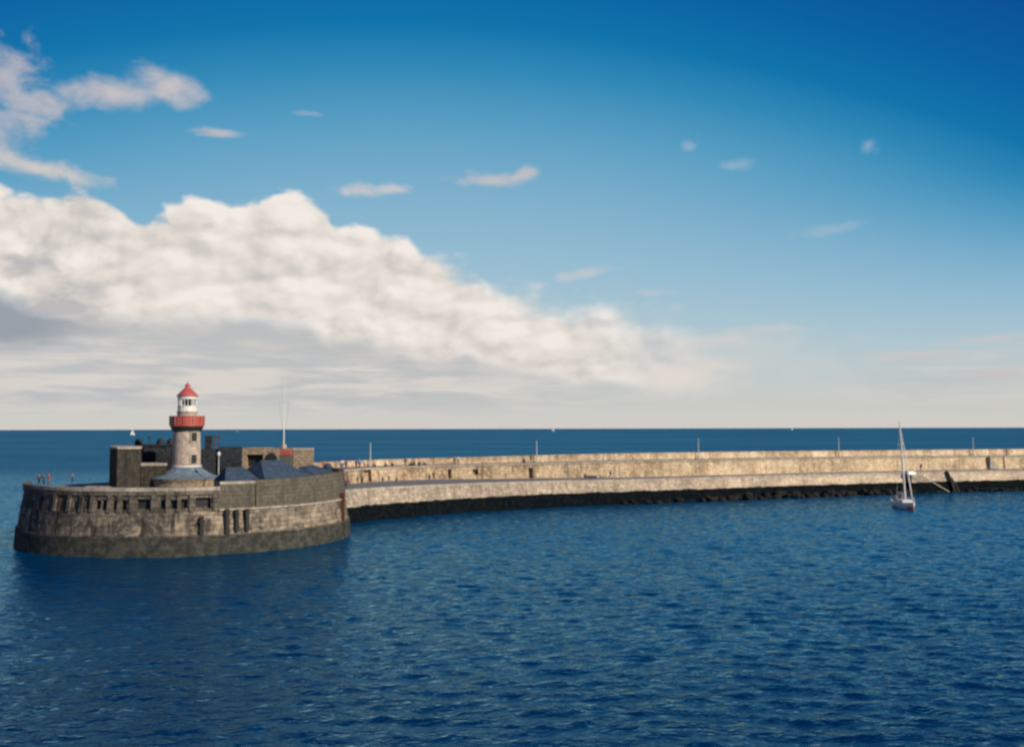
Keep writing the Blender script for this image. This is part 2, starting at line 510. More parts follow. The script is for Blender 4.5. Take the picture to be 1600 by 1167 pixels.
MAT['black'] = paint('black_iron', (0.02, 0.02, 0.022, 1), 0.5)
MAT['postgrey'] = paint('pale_galvanised_post', (0.50, 0.48, 0.44, 1), 0.5, 0.0, 0.2)
MAT['kiosk'] = paint('grey_green_paint', (0.10, 0.11, 0.09, 1), 0.7)
MAT['gel'] = paint('white_gelcoat', (0.78, 0.77, 0.74, 1), 0.3, 0, 0.06)
MAT['antifoul'] = paint('red_antifouling', (0.70, 0.13, 0.07, 1), 0.6)
MAT['sail'] = paint('white_sailcloth', (0.80, 0.77, 0.72, 1), 0.8, 0, 0.08)
MAT['alloy'] = paint('pale_alloy_spar', (0.66, 0.62, 0.56, 1), 0.4, 0.0, 0.1)
MAT['teak'] = paint('brown_teak', (0.22, 0.13, 0.07, 1), 0.7)
MAT['weed'] = paint('wet_seaweed', (0.009, 0.011, 0.011, 1), 0.95, 0, 0.65, 1.2)
m, b = new_mat('lantern_glass'); b.inputs['Base Color'].default_value = (0.85, 0.88, 0.88, 1)
b.inputs['Roughness'].default_value = 0.05; b.inputs['Transmission Weight'].default_value = 1.0; b.inputs['IOR'].default_value = 1.1
MAT['glass'] = m

# ------------------------------------------------------------------ sea
m, b = new_mat('sea_water')
g = V.nt.nodes.new('ShaderNodeNewGeometry')
pos = g.outputs['Position']
sp = V.nt.nodes.new('ShaderNodeSeparateXYZ'); V.nt.links.new(pos, sp.inputs[0])
X_, Y_ = V(sp.outputs[0]), V(sp.outputs[1])
rng = V.op('SQRT', X_ * X_ + Y_ * Y_)
warp = combine(X_ * 0.8 + Y_ * 0.25, Y_ * 1.25 - X_ * 0.25, 0.0)
b1 = noise(warp, 1.0, 3, 0.6, 0.4)
b2 = noise(warp, 3.6, 3, 0.6, 0.3)
gust = noise(combine(X_, Y_ * 1.8, 4.0), 0.022, 4, 0.55)
n = V.nt.nodes.new('ShaderNodeBump'); n.inputs['Strength'].default_value = 1.0
V.nt.links.new((b1 * 0.17 + b2 * 0.04).s, n.inputs['Height'])
n.inputs['Distance'].default_value = 1.0
# fine wave slopes, as tilted facets, carry the sea surface out to the horizon
tn = V.nt.nodes.new('ShaderNodeTexNoise'); tn.inputs['Scale'].default_value = 1.1; tn.inputs['Detail'].default_value = 2
V.nt.links.new(combine(X_ * 0.7, Y_, 3.0), tn.inputs['Vector'])
ts = V.nt.nodes.new('ShaderNodeSeparateColor'); V.nt.links.new(tn.outputs['Color'], ts.inputs[0])
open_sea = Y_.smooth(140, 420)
amt = (open_sea * 2.6 + 0.4) * gust.smooth(0.3, 0.7, 0.75, 1.2)
tilt = combine((V(ts.outputs[0]) - 0.5) * amt, (V(ts.outputs[1]) - 0.5) * amt, 0.0)
va = V.nt.nodes.new('ShaderNodeVectorMath'); va.operation = 'ADD'
V.nt.links.new(n.outputs[0], va.inputs[0]); V.nt.links.new(tilt, va.inputs[1])
vn = V.nt.nodes.new('ShaderNodeVectorMath'); vn.operation = 'NORMALIZE'; V.nt.links.new(va.outputs[0], vn.inputs[0])
# wave-roughened water: a blue body plus a sky reflection whose strength levels off where crests hide troughs
nt = V.nt; nt.nodes.remove(b)
body_n = nt.nodes.new('ShaderNodeBsdfDiffuse'); refl = nt.nodes.new('ShaderNodeBsdfGlossy'); fre = nt.nodes.new('ShaderNodeFresnel')
fre.inputs['IOR'].default_value = 1.33
for q in (body_n, refl, fre): nt.links.new(vn.outputs[0], q.inputs['Normal'])
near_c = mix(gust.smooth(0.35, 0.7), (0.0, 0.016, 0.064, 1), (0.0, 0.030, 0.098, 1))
# lighter green-blue body colour towards the pier
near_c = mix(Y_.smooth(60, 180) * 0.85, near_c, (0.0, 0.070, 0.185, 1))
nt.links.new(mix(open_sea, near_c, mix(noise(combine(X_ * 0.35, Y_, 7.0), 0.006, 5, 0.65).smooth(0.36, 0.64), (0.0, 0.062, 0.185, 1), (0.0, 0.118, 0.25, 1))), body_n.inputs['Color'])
refl.inputs['Color'].default_value = (0.42, 0.84, 1.0, 1); refl.inputs['Roughness'].default_value = 0.06
cap = V.op('MINIMUM', V(fre.outputs[0]), 0.6 - open_sea * 0.43)
ms = nt.nodes.new('ShaderNodeMixShader')
nt.links.new(cap.s, ms.inputs[0]); nt.links.new(body_n.outputs[0], ms.inputs[1]); nt.links.new(refl.outputs[0], ms.inputs[2])
nt.links.new(ms.outputs[0], nt.nodes['Material Output'].inputs[0])
MAT['sea'] = m

rs = np.random.RandomState(7)
x0, x1, y0, y1 = -150.0, 170.0, 26.0, 262.0
xs = np.linspace(x0, x1, 740)
ys = y0 + (y1 - y0) * (np.linspace(0, 1, 640) ** 1.3)
Xg, Yg = np.meshgrid(xs, ys)
Z = np.zeros_like(Xg); DX = np.zeros_like(Xg); DY = np.zeros_like(Xg)
for i in range(70):
    L = 0.8 * (3.2 / 0.8) ** rs.rand()
    k = 2 * math.pi / L
    th = math.radians(-98 + rs.randn() * 27)
    kx, ky = k * math.cos(th), k * math.sin(th)
    A = 0.0031 * L * (0.6 + 0.8 * rs.rand())
    ph = kx * Xg + ky * Yg + rs.rand() * 6.283
    Z += A * np.cos(ph); DX -= A * 0.8 * math.cos(th) * np.sin(ph); DY -= A * 0.8 * math.sin(th) * np.sin(ph)
fade = np.clip(np.minimum.reduce([Xg - x0, x1 - Xg, Yg - y0, y1 - Yg]) / 12.0, 0, 1)
ny, nx = Xg.shape
co = np.stack([Xg + DX * fade, Yg + DY * fade, Z * fade], -1).reshape(-1, 3)
i0 = (np.arange(ny - 1)[:, None] * nx + np.arange(nx - 1)[None, :]).ravel()
quads = np.stack([i0, i0 + 1, i0 + nx + 1, i0 + nx], -1)
B = 60000.0
ext = np.array([[-B, -B, 0], [B, -B, 0], [B, B, 0], [-B, B, 0], ], float)
nb = len(co); co = np.vstack([co, ext])
c00, c10, c11, c01 = 0, nx - 1, ny * nx - 1, (ny - 1) * nx
faces = [tuple(q) for q in quads]
low = list(range(c00, c10 + 1)); right = list(range(c10, c11 + 1, nx)); up = list(range(c11, c01 - 1, -1)); left = list(range(c01, -1, -nx))
for chain, e0, e1 in ((low, nb, nb + 1), (right, nb + 1, nb + 2), (up, nb + 2, nb + 3), (left, nb + 3, nb)):
    faces.append(tuple([e0, e1] + chain[::-1]))
me = bpy.data.meshes.new('sea')
me.from_pydata(co.tolist(), [], faces)
me.update()
for p in me.polygons: p.use_smooth = True
me.materials.append(MAT['sea'])
o = bpy.data.objects.new('water', me); C.objects.link(o)
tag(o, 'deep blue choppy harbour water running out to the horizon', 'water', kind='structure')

# ------------------------------------------------------------------ pier
# stations along the pier: azimuth column, quay edge distance, wall foot distance, heights
ST = [(470, 138, 150, 5.3, 7.8, 8.9), (548, 155, 172, 5.3, 7.85, 8.95), (640, 165, 184, 5.3, 7.9, 9.05), (750, 176, 190.5, 5.15, 7.95, 9.2),
      (880, 186, 196.5, 5.0, 8.05, 9.45), (1000, 193, 201.5, 4.9, 8.25, 9.62), (1200, 207, 214.5, 4.9, 8.25, 9.62),
      (1400, 220.5, 228, 4.88, 8.15, 9.5), (1600, 232, 240, 4.8, 8.0, 9.45), (1800, 243, 251, 4.8, 8.0, 9.45), (2100, 258, 266, 4.8, 8.0, 9.45)]


def catmull(P, n=14):
    P = [Vector(p) for p in P]; out_ = []
    for i in range(len(P) - 1):
        p0, p1, p2, p3 = P[max(i - 1, 0)], P[i], P[i + 1], P[min(i + 2, len(P) - 1)]
        for k in range(n):
            t_ = k / n
            out_.append(0.5 * ((2 * p1) + (p2 - p0) * t_ + (2 * p0 - 5 * p1 + 4 * p2 - p3) * t_ ** 2 + (3 * p1 - p0 - 3 * p2 + p3) * t_ ** 3))
    out_.append(P[-1]); return out_


edge = catmull([((s[0] - 800) / F * s[1], s[1], s[3]) for s in ST])
foot = catmull([((s[0] - 800) / F * s[2], s[2], s[3]) for s in ST])
hts = catmull([(s[4], s[5], 0) for s in ST])


def normals(P):      # unit normal pointing away from the harbour
    N = []
    for i in range(len(P)):
        d = P[min(i + 1, len(P) - 1)] - P[max(i - 1, 0)]; d.z = 0; d.normalize()
        N.append(Vector((-d.y, d.x, 0)))
    return N


eN, fN = normals(edge), normals(foot)


def arclen(P):
    a_ = [0.0]
    for p, q in zip(P, P[1:]): a_.append(a_[-1] + math.hypot(q.x - p.x, q.y - p.y))
    return a_


eL, fL = arclen(edge), arclen(foot)


def strip(bm, rows, L):
    """rows: list of polylines (same length) from bottom to top; L: arc length"""
    uv = bm.loops.layers.uv.active
    vs = [[bm.verts.new(p) for p in r] for r in rows]
    acc = [0.0]
    for a_, b_ in zip(rows, rows[1:]): acc.append(acc[-1] + (b_[len(b_) // 2] - a_[len(a_) // 2]).length)
    for k in range(len(rows) - 1):
        for i in range(len(L) - 1):
            f = bm.faces.new((vs[k][i], vs[k][i + 1], vs[k + 1][i + 1], vs[k + 1][i]))
            for l, q in zip(f.loops, ((L[i], acc[k]), (L[i + 1], acc[k]), (L[i + 1], acc[k + 1]), (L[i], acc[k + 1]))): l[uv].uv = q


def off(P, N, d, z):
    return [Vector((p.x + n_.x * d, p.y + n_.y * d, (z if not callable(z) else z(i)))) for i, (p, n_) in enumerate(zip(P, N))]


def at0(P, N, px, d, z):
    best = None
    for i in range(len(P) - 1):
        u0, u1 = 800 + F * P[i].x / P[i].y, 800 + F * P[i + 1].x / P[i + 1].y
        if u0 <= px <= u1:
            k = (px - u0) / (u1 - u0); p = P[i].lerp(P[i + 1], k); n_ = N[i].lerp(N[i + 1], k); break
    return Vector((p.x + n_.x * d, p.y + n_.y * d, z)), n_, i


def at(P, N, px, d, z):      # point d behind a polyline (away from the harbour), standing in column px
    q = px
    for _ in range(4 if d else 1):
        res = at0(P, N, q, d, z); q += px - (800 + F * res[0].x / res[0].y) if d else 0
    return at0(P, N, q, d, z)


pier = thing('harbour_pier', 'long tan granite pier with two levels running from the roundhead to the right edge', 'pier')
bm = BM()
strip(bm, [off(edge, eN, -2.2, -4), off(edge, eN, -1.0, 0), off(edge, eN, -0.5, 2.5), off(edge, eN, 0.0, lambda i: edge[i].z - 0.42)], eL)
obj('quay_wall', bm, MAT['quay'], pier)
bm = BM()
strip(bm, [off(edge, eN, 0.1, lambda i: edge[i].z - 0.42), off(edge, eN, -0.10, lambda i: edge[i].z - 0.42), off(edge, eN, -0.10, lambda i: edge[i].z), off(edge, eN, 0.9, lambda i: edge[i].z)], eL)
obj('quay_coping', bm, MAT['coping'], pier)
bm = BM()
strip(bm, [off(edge, eN, 0.85, lambda i: edge[i].z - 0.03), off(foot, fN, 0.4, lambda i: foot[i].z - 0.03)], eL)
obj('lower_promenade', bm, MAT['deck'], pier)

# wall between the two levels, with its recesses and drain slots
rec = [(576, 2.0, 0.15, 3.0), (743, 1.3, 1.1, 2.4), (703, 0.7, 0.2, 2.6), (829, 1.0, 0.1, 2.5), (1566, 0.5, 0.15, 3.1)]
recs = []
for px, wd, za, zb in rec:
    p, n_, i = at(foot, fN, px, 0, 0)
    s = fL[i] + math.hypot(p.x - foot[i].x, p.y - foot[i].y); recs.append((s - wd / 2, s + wd / 2, za, zb))
# shallow pilasters every 9 m where the wall is oldest
for s in np.arange(8, fL[-1], 9.3): recs.append((float(s), float(s) + 0.35, 0.3, 2.6))


def fpt(s, v, d):
    s = max(0, min(fL[-1] - 1e-4, s))
    i = max(k for k in range(len(fL)) if fL[k] <= s); i = min(i, len(fL) - 2)
    k = (s - fL[i]) / (fL[i + 1] - fL[i])
    p, n_ = foot[i].lerp(foot[i + 1], k), fN[i].lerp(fN[i + 1], k); top_ = hts[i].x + (hts[i + 1].x - hts[i].x) * k
    z = p.z - 0.1 + (top_ - 0.3 - p.z + 0.1) * v / 3.2
    return Vector((p.x + n_.x * (d + 0.25 * v / 3.2), p.y + n_.y * (d + 0.25 * v / 3.2), z))


ub = sorted(set([round(x, 3) for x in list(np.arange(0, fL[-1], 3.0)) + [fL[-1]] + [q for r in recs for q in r[:2]]]))
vb = [0, 0.1, 0.15, 0.2, 0.3, 1.1, 1.2, 2.2, 2.4, 2.5, 2.6, 3.0, 3.1, 3.2]


def dep(i, j):
    u, v = (ub[i] + ub[i + 1]) / 2, (vb[j] + vb[j + 1]) / 2
    for k, (a_, b_, c_, d_) in enumerate(recs):
        if a_ < u < b_ and c_ < v < d_: return 0.9 if k < len(rec) else 0.08
    return 0.0


bm = BM(); relief_wall(bm, fpt, ub, vb, dep); obj('promenade_wall', bm, MAT['backwall'], pier)
bm = BM()
strip(bm, [off(foot, fN, 0.3, lambda i: hts[i].x - 0.3), off(foot, fN, 0.02, lambda i: hts[i].x - 0.3), off(foot, fN, 0.02, lambda i: hts[i].x), off(foot, fN, 0.9, lambda i: hts[i].x)], fL)
obj('wall_coping', bm, MAT['coping'], pier)
bm = BM()
strip(bm, [off(foot, fN, 0.85, lambda i: hts[i].x - 0.02), off(foot, fN, 6.1, lambda i: hts[i].x - 0.02)], fL)
obj('upper_promenade', bm, MAT['deck'], pier)
bm = BM()
strip(bm, [off(foot, fN, 6.0, lambda i: hts[i].x - 0.1), off(foot, fN, 6.05, lambda i: hts[i].y - 0.2)], fL)
strip(bm, [off(foot, fN, 7.3, lambda i: hts[i].y - 0.2), off(foot, fN, 8.5, 0.0), off(foot, fN, 9.5, -4)], fL)
obj('parapet', bm, MAT['parapet'], pier)
bm = BM()
strip(bm, [off(foot, fN, 6.2, lambda i: hts[i].y - 0.2), off(foot, fN, 5.97, lambda i: hts[i].y - 0.2), off(foot, fN, 5.97, lambda i: hts[i].y),
           off(foot, fN, 7.4, lambda i: hts[i].y), off(foot, fN, 7.4, lambda i: hts[i].y - 0.2), off(foot, fN, 7.2, lambda i: hts[i].y - 0.2)], fL)
obj('parapet_coping', bm, MAT['parapet'], pier)


def frame_at(P, N, px, d, z):      # matrix: x along the pier to the right, y away from harbour
    p, n_, i = at(P, N, px, d, z); n_ = n_.normalized()
    x_ = Vector((n_.y, -n_.x, 0))
    M = Matrix.Identity(4)
    for r in range(3): M[r][0], M[r][1], M[r][2], M[r][3] = x_[r], n_[r], (0, 0, 1)[r], p[r]
    return M


# landing steps cut down the quay face
M = frame_at(edge, eN, 1424, 0, 0)
N_ST = 22
st_ = BM(); sd_ = BM()
for k in range(N_ST):
    z = 4.15 - k * 0.18
    add_box(st_, 0.4 + k * 0.36, 0.4 + (k + 1) * 0.36 + 0.02, -2.1, -0.6, z - 0.2, z, M)
    add_box(sd_, 0.4 + k * 0.36, 0.4 + (k + 1) * 0.36, -2.05, -0.6, -2.0, z - 0.2, M)
obj('landing_steps', st_, MAT['coping'], pier)
obj('steps_base', sd_, MAT['quay'], pier)
bm = BM()
add_box(bm, -2.4, 0.42, -2.1, 0.02, 3.9, 4.3, M, 0.05)
obj('landing_platform', bm, MAT['coping'], pier)
bm = BM()
add_box(bm, -2.35, 0.38, -2.05, -0.1, -2.0, 3.9, M)
obj('platform_base', bm, MAT['quay'], pier)
M = frame_at(foot, fN, 1541, 0, 0)
bm = BM()
for k in range(16):
    z = 7.9 - k * 0.19
    add_box(bm, k * 0.17, k * 0.17 + 0.19, -0.7, 0.2, 4.9, z, M)
obj('wall_steps', bm, MAT['coping'], pier)

# timber fender beside the steps
M = frame_at(edge, eN, 1474, 0, 0)
ft = thing('timber_fender', 'dark leaning timber fender on the quay wall to the right of the landing steps', 'fender')
bm = BM(); add_tube(bm, [M @ Vector(p) for p in ((0, -0.35, 4.9), (0.7, -1.0, 2.5), (1.5, -1.7, -2.0))], [0.32, 0.38, 0.42], 8); obj('pile', bm, MAT['timber'], ft)
bm = BM(); add_tube(bm, [M @ Vector(p) for p in ((1.1, -0.55, 3.3), (2.0, -1.0, 1.5), (2.9, -1.7, -2.0))], [0.28, 0.32, 0.34], 8); obj('pile', bm, MAT['timber'], ft)
bm = BM(); add_tube(bm, [M @ Vector(p) for p in ((0.2, -0.9, 2.4), (2.3, -1.05, 2.2))], 0.2, 8); obj('brace', bm, MAT['timber'], ft)

# weedy rubble along the foot of the quay
rnd = random.Random(4)
bm = BM()
for k in range(380):
    px = 960 + 640 * rnd.random() ** 0.8
    if 1425 < px < 1500 and rnd.random() < 0.8: continue
    big = 1.0 if 1100 < px < 1430 else 0.6
    p, n_, i = at(edge, eN, px, -0.8 - rnd.random() * 2.0, 0)
    r = (0.3 + rnd.random() ** 2 * 0.8) * big
    z = rnd.uniform(-0.5, 0.4) + (1.9 * big) * max(0, 1 - rnd.random() * 1.3) * (0.4 if (p - edge[i]).length > 3 else 0.9)
    M = Matrix.Translation((p.x, p.y, z)) @ Matrix.Rotation(rnd.random() * 6, 4, 'Z') @ Matrix.Diagonal((r * 1.3, r, r * 0.8, 1))
    g_ = bmesh.ops.create_icosphere(bm, subdivisions=2, radius=1.0, matrix=M)
    for v in g_['verts']:
        q = Vector((p.x, p.y, z)); v.co = q + (v.co - q) * rnd.uniform(0.78, 1.15)
o = obj('seaweed_rubble', bm, MAT['weed'])
tag(o, 'dark seaweed covered boulders heaped along the foot of the pier wall', 'rubble', kind='stuff')

# ------------------------------------------------------------------ roundhead
CX, CY = -45.1, 135.7


def rp(r, a, z): return Vector((CX + r * math.sin(a), CY - r * math.cos(a), z))


def rim(px, r=20.9):      # angle on the near rim for a photo column
    u = (px - 800) / F
    A_, B_, C_ = 1 + u * u, -2 * (CY + u * CX), CX * CX + CY * CY - r * r
    D_ = B_ * B_ - 4 * A_ * C_
    y = (-B_ - math.sqrt(max(D_, 0))) / (2 * A_)
    return math.atan2(u * y - CX, -(y - CY))


rh = thing('pier_roundhead', 'round battered granite pier head with a weedy foot, carrying the lighthouse', 'pier head', (CX, CY, 0))
rh_inv = Matrix.Translation((-CX, -CY, 0))


def robj(name, bm, m, smooth=False):
    bmesh.ops.transform(bm, matrix=rh_inv, verts=bm.verts)
    return obj(name, bm, m, rh, smooth)


SEG = 160
A0, A1 = math.radians(18.4 - 180), math.radians(18.4 + 180)
bm = BM(); add_lathe(bm, [(22.7, -4), (22.1, 0.0), (21.95, 2.35), (21.72, 2.38), (21.38, 5.2)], SEG, (CX, CY), A0, A1, cap=False)
robj('base', bm, MAT['fort_low'])
bm = BM(); add_lathe(bm, [(21.3, 5.16), (21.62, 5.2), (21.62, 5.42), (20.6, 5.45)], SEG, (CX, CY), rim(345, 21.4), rim(560, 21.4), cap=False)
robj('ledge', bm, MAT['coping'])
bm = BM(); add_lathe(bm, [(20.3, 7.0), (0.01, 7.0)], SEG, (CX, CY), A0, A1, cap=False)
robj('deck', bm, MAT['deck'])

# upper wall: left stretch with openings between pilasters, right stretch a plain proud wall
op = [(152.5, 160.5, 5.55, 6.6), (162, 171, 5.45, 6.65), (180, 187, 5.5, 6.6), (192, 201.5, 5.45, 6.65), (216, 237, 5.5, 6.75),
      (253, 262, 5.6, 6.6), (269, 280, 5.6, 6.6), (285, 295.5, 5.6, 6.65), (308, 332, 5.5, 6.8), (118, 126, 5.6, 6.5), (136, 144, 5.6, 6.5)]
ops = [(rim(a_, 21.2), rim(b_, 21.2), c_, d_) for a_, b_, c_, d_ in op]
pil = [rim(x, 21.2) for x in (90, 112, 131, 148, 175, 189.5, 209, 243, 265.5, 282.5, 301.5, 338)]
aL0, aL1 = math.radians(18.4 - 92), rim(345)
aR1 = math.radians(18.4 + 178)


def wpt(a_, v, d):
    z = 5.2 + v
    return rp(21.44 - 0.17 * v - d, a_, z)


ub2 = list(np.linspace(aL0, aL1, 70)) + [q for r in ops for q in r[:2]] + [x + s for x in pil for s in (-0.012, 0.012)]
ub2 = sorted(set(round(float(x), 5) for x in ub2))
vb2 = [0, 0.2, 0.25, 0.3, 0.35, 0.4, 1.3, 1.4, 1.45, 1.55, 1.6, 1.95, 2.45]


def dep2(i, j):
    u, z = (ub2[i] + ub2[i + 1]) / 2, 5.2 + (vb2[j] + vb2[j + 1]) / 2
    for k, (a_, b_, c_, d_) in enumerate(ops):
        if a_ < u < b_ and c_ < z < d_: return 0.75 if k < 9 else 0.25
    if z > 7.15: return -0.10
    for x in pil:
        if abs(x - u) < 0.012: return -0.10
    return 0.10


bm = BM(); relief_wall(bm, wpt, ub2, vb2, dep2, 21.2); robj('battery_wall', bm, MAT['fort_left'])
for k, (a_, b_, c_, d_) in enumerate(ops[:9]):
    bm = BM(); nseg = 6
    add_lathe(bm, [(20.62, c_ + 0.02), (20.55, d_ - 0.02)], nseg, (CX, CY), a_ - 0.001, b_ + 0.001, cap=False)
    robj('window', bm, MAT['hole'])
bm = BM(); add_lathe(bm, [(20.7, 7.6), (21.2, 7.65), (21.16, 8.06), (20.35, 8.08), (20.3, 6.95)], 110, (CX, CY), aL0, aL1, cap=False)
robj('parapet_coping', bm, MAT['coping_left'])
# plain wall right of column 345
aS = rim(400)
bm = BM(); add_lathe(bm, [(21.12, 5.42), (20.98, 8.1), (20.95, 8.35)], 24, (CX, CY), aL1, aS, cap=False)
robj('recessed_wall', bm, MAT['fort_up'])
bm = BM(); add_lathe(bm, [(20.9, 8.3), (21.1, 8.33), (21.1, 8.62), (20.2, 8.64), (20.2, 6.95)], 24, (CX, CY), aL1, aS, cap=False)
robj('parapet_coping', bm, MAT['coping'])
bm = BM()
uvl = bm.loops.layers.uv.active
NS = 90
rows = []
for k in range(NS + 1):
    a_ = aS + (aR1 - aS) * k / NS
    zt = 8.7 + 0.4 * min(1, (a_ - aS) / (rim(538) - aS))
    rows.append([rp(21.36, a_, 5.42), rp(21.1, a_, zt), rp(20.4, a_, zt + 0.02), rp(20.35, a_, 6.95)])
for k in range(NS):
    for j in range(3):
        f = bm.faces.new([bm.verts.new(p) for p in (rows[k][j], rows[k + 1][j], rows[k + 1][j + 1], rows[k][j + 1])])
        u0, u1 = 21 * (aR1 - aS) * k / NS, 21 * (aR1 - aS) * (k + 1) / NS
        for l, q in zip(f.loops, ((u0, j * 3.4), (u1, j * 3.4), (u1, (j + 1) * 3.4), (u0, (j + 1) * 3.4))): l[uvl].uv = q
f = bm.faces.new([bm.verts.new(p) for p in (rows[0])])
robj('plain_wall', bm, MAT['fort_up'])

# iron and timber fenders on the roundhead
for px, z0_, z1_, mt, lb in ((357, 2.2, 5.4, 'timber', 'dark upright timber baulk on the roundhead, leftmost of the three under the stone ledge'),
                             (372, 2.6, 5.3, 'timber', 'middle dark upright timber baulk on the roundhead under the stone ledge'),
                             (387.5, 2.6, 5.3, 'timber', 'rightmost dark timber baulk of the three on the roundhead under the stone ledge'),
                             (318, 2.3, 4.6, 'timber', 'short dark timber baulk on the roundhead under the widest dark window'),
                             (535, 2.4, 6.2, 'rust', 'rust brown iron fender at the right corner of the roundhead')):
    a_ = rim(px, 21.6)
    bm = BM()
    M = Matrix.Translation((rp(21.6, a_, 0))) @ Matrix.Rotation(a_, 4, 'Z')
    add_box(bm, -0.22, 0.22, -0.42, 0.15, z0_, z1_, M, 0.04)
    add_box(bm, -0.3, 0.3, -0.46, 0.15, z1_ - 0.6, z1_ - 0.45, M)
    add_box(bm, -0.3, 0.3, -0.46, 0.15, z0_ + 0.5, z0_ + 0.65, M)
    o = obj('fender', bm, MAT[mt]); tag(o, lb, 'fender', 'fenders on the roundhead')

# ------------------------------------------------------------------ lighthouse
LX, LY = -44.3, 131.0
lh = thing('lighthouse', 'stubby granite lighthouse with red gallery and faded red domed roof', 'lighthouse', (LX, LY, 7.0))
bm = BM(); add_lathe(bm, [(4.35, 0), (4.3, 1.15), (4.5, 1.2), (4.5, 1.42), (4.0, 1.45)], 48); obj('plinth', bm, MAT['tan'], lh)
bm = BM(); add_lathe(bm, [(4.6, 1.40), (4.6, 1.5), (3.7, 1.78), (2.9, 2.15), (2.25, 2.62), (1.95, 3.0)], 48, cap=False); obj('skirt_roof', bm, MAT['lead'], lh)
bm = BM(); add_lathe(bm, [(1.98, 2.7), (1.95, 3.15), (1.86, 3.22), (1.84, 5), (1.76, 7.4), (1.72, 7.75)], 48); obj('tower', bm, MAT['tower'], lh)
bm = BM(); add_lathe(bm, [(1.7, 2.95), (2.0, 2.95), (2.0, 3.12), (1.8, 3.14)], 48); obj('plinth_band', bm, MAT['white'], lh)
bm = BM(); add_lathe(bm, [(1.70, 7.7), (1.95, 7.85), (2.05, 8.1), (2.15, 8.3), (2.15, 8.45)], 48); obj('corbel', bm, MAT['black'], lh)
# gallery: solid red panels between standards
bm = BM(); add_lathe(bm, [(1.6, 8.44), (2.3, 8.45), (2.3, 8.62), (1.5, 8.63)], 48); obj('gallery_floor', bm, MAT['red'], lh)
bm = BM(); add_lathe(bm, [(2.22, 8.63), (2.24, 9.7), (2.30, 9.72), (2.30, 9.80), (2.18, 9.80), (2.18, 8.63)], 24, cap=False)
gal = obj('gallery_rail', bm, MAT['red'], lh)
for k in range(12):
    a_ = 2 * math.pi * k / 12 + 0.13
    bm = BM(); add_tube(bm, [(2.30 * math.sin(a_), -2.30 * math.cos(a_), 8.5), (2.32 * math.sin(a_), -2.32 * math.cos(a_), 9.86)], 0.05, 6)
    obj('standard', bm, MAT['redroof'], gal)
bm = BM(); add_lathe(bm, [(1.32, 8.6), (1.30, 10.25), (1.38, 10.3), (1.38, 10.42), (1.28, 10.45)], 32); obj('drum', bm, MAT['tower'], lh)
bm = BM(); add_lathe(bm, [(1.28, 10.4), (1.26, 11.1), (1.30, 11.12), (1.30, 11.2), (1.15, 11.2)], 16); lan = obj('lantern_base', bm, MAT['white'], lh)
bm = BM(); add_lathe(bm, [(1.16, 11.2), (1.16, 12.45)], 16, cap=False); obj('lantern_glass', bm, MAT['glass'], lh)
for k in range(16):
    a_ = 2 * math.pi * k / 16
    bm = BM(); add_tube(bm, [(1.18 * math.sin(a_), -1.18 * math.cos(a_), 11.18), (1.18 * math.sin(a_), -1.18 * math.cos(a_), 12.3)], 0.045, 6)
    obj('glazing_bar', bm, MAT['white'], lan)
bm = BM(); add_lathe(bm, [(1.15, 12.1), (1.3, 12.12), (1.3, 12.5), (1.15, 12.5)], 32); obj('lantern_band', bm, MAT['white'], lh)
bm = BM(); add_lathe(bm, [(0.45, 11.1), (0.45, 11.35), (0.55, 11.4), (0.55, 11.95), (0.3, 12.05)], 16); obj('lamp', bm, MAT['black'], lh)
bm = BM(); add_lathe(bm, [(0.0, 12.46), (1.42, 12.46), (1.42, 12.56), (1.22, 12.8), (0.9, 13.15), (0.6, 13.45), (0.4, 13.62), (0.33, 13.75), (0.33, 13.95), (0.38, 14.0), (0.25, 14.15), (0.10, 14.25), (0.04, 14.35), (0.03, 14.75), (0.0, 14.78)], 24)
obj('domed_roof', bm, MAT['redroof'], lh, True)
for z_ in (4.0, 7.0):
    fr = BM(); M = Matrix.Rotation(R(18.4 + 30), 4, 'Z')
    add_box(fr, -0.52, 0.52, -1.90, -1.5, z_ - 0.74, z_ + 0.72, M)
    w_ = obj('window_surround', fr, MAT['tower'], lh)
    bm = BM(); add_box(bm, -0.38, 0.38, -1.92, -1.6, z_ - 0.6, z_ + 0.58, M); obj('pane', bm, MAT['hole'], w_)

# ------------------------------------------------------------------ buildings on the roundhead


def bx(name, label, cat, pts, z0_, z1_, mt, parts=None):
    """upright prism thing on footprint pts (world)"""
    c_ = sum((Vector(p) for p in pts), Vector((0, 0))) / len(pts)
    t_ = thing(name, label, cat, (c_.x, c_.y, z0_))
    bm = BM(); prism(bm, [(p[0] - c_.x, p[1] - c_.y) for p in pts], 0, z1_ - z0_)
    obj('wall', bm, MAT[mt], t_)
    bm = BM(); prism(bm, [((p[0] - c_.x) * 1.03, (p[1] - c_.y) * 1.03) for p in pts], z1_ - z0_ + 0.002, z1_ - z0_ + 0.28)
    obj('coping', bm, MAT['coping' if mt != 'dark' else 'dark'], t_)
    return t_


def prism(bm, P, z0_, z1_):
    uv = bm.loops.layers.uv.active
    lo = [bm.verts.new((x, y, z0_)) for x, y in P]; hi = [bm.verts.new((x, y, z1_)) for x, y in P]
    s = 0
    for i in range(len(P)):
        j = (i + 1) % len(P); L = math.hypot(P[j][0] - P[i][0], P[j][1] - P[i][1])
        f = bm.faces.new((lo[i], lo[j], hi[j], hi[i]))
        for l, q in zip(f.loops, ((s, z0_), (s + L, z0_), (s + L, z1_), (s, z1_))): l[uv].uv = q
        s += L
    for ring in (lo[::-1], hi):
        f = bm.faces.new(ring)
        for l in f.loops: l[uv].uv = l.vert.co.xy


def W(px, D): return ((px - 800) / F * D, D)


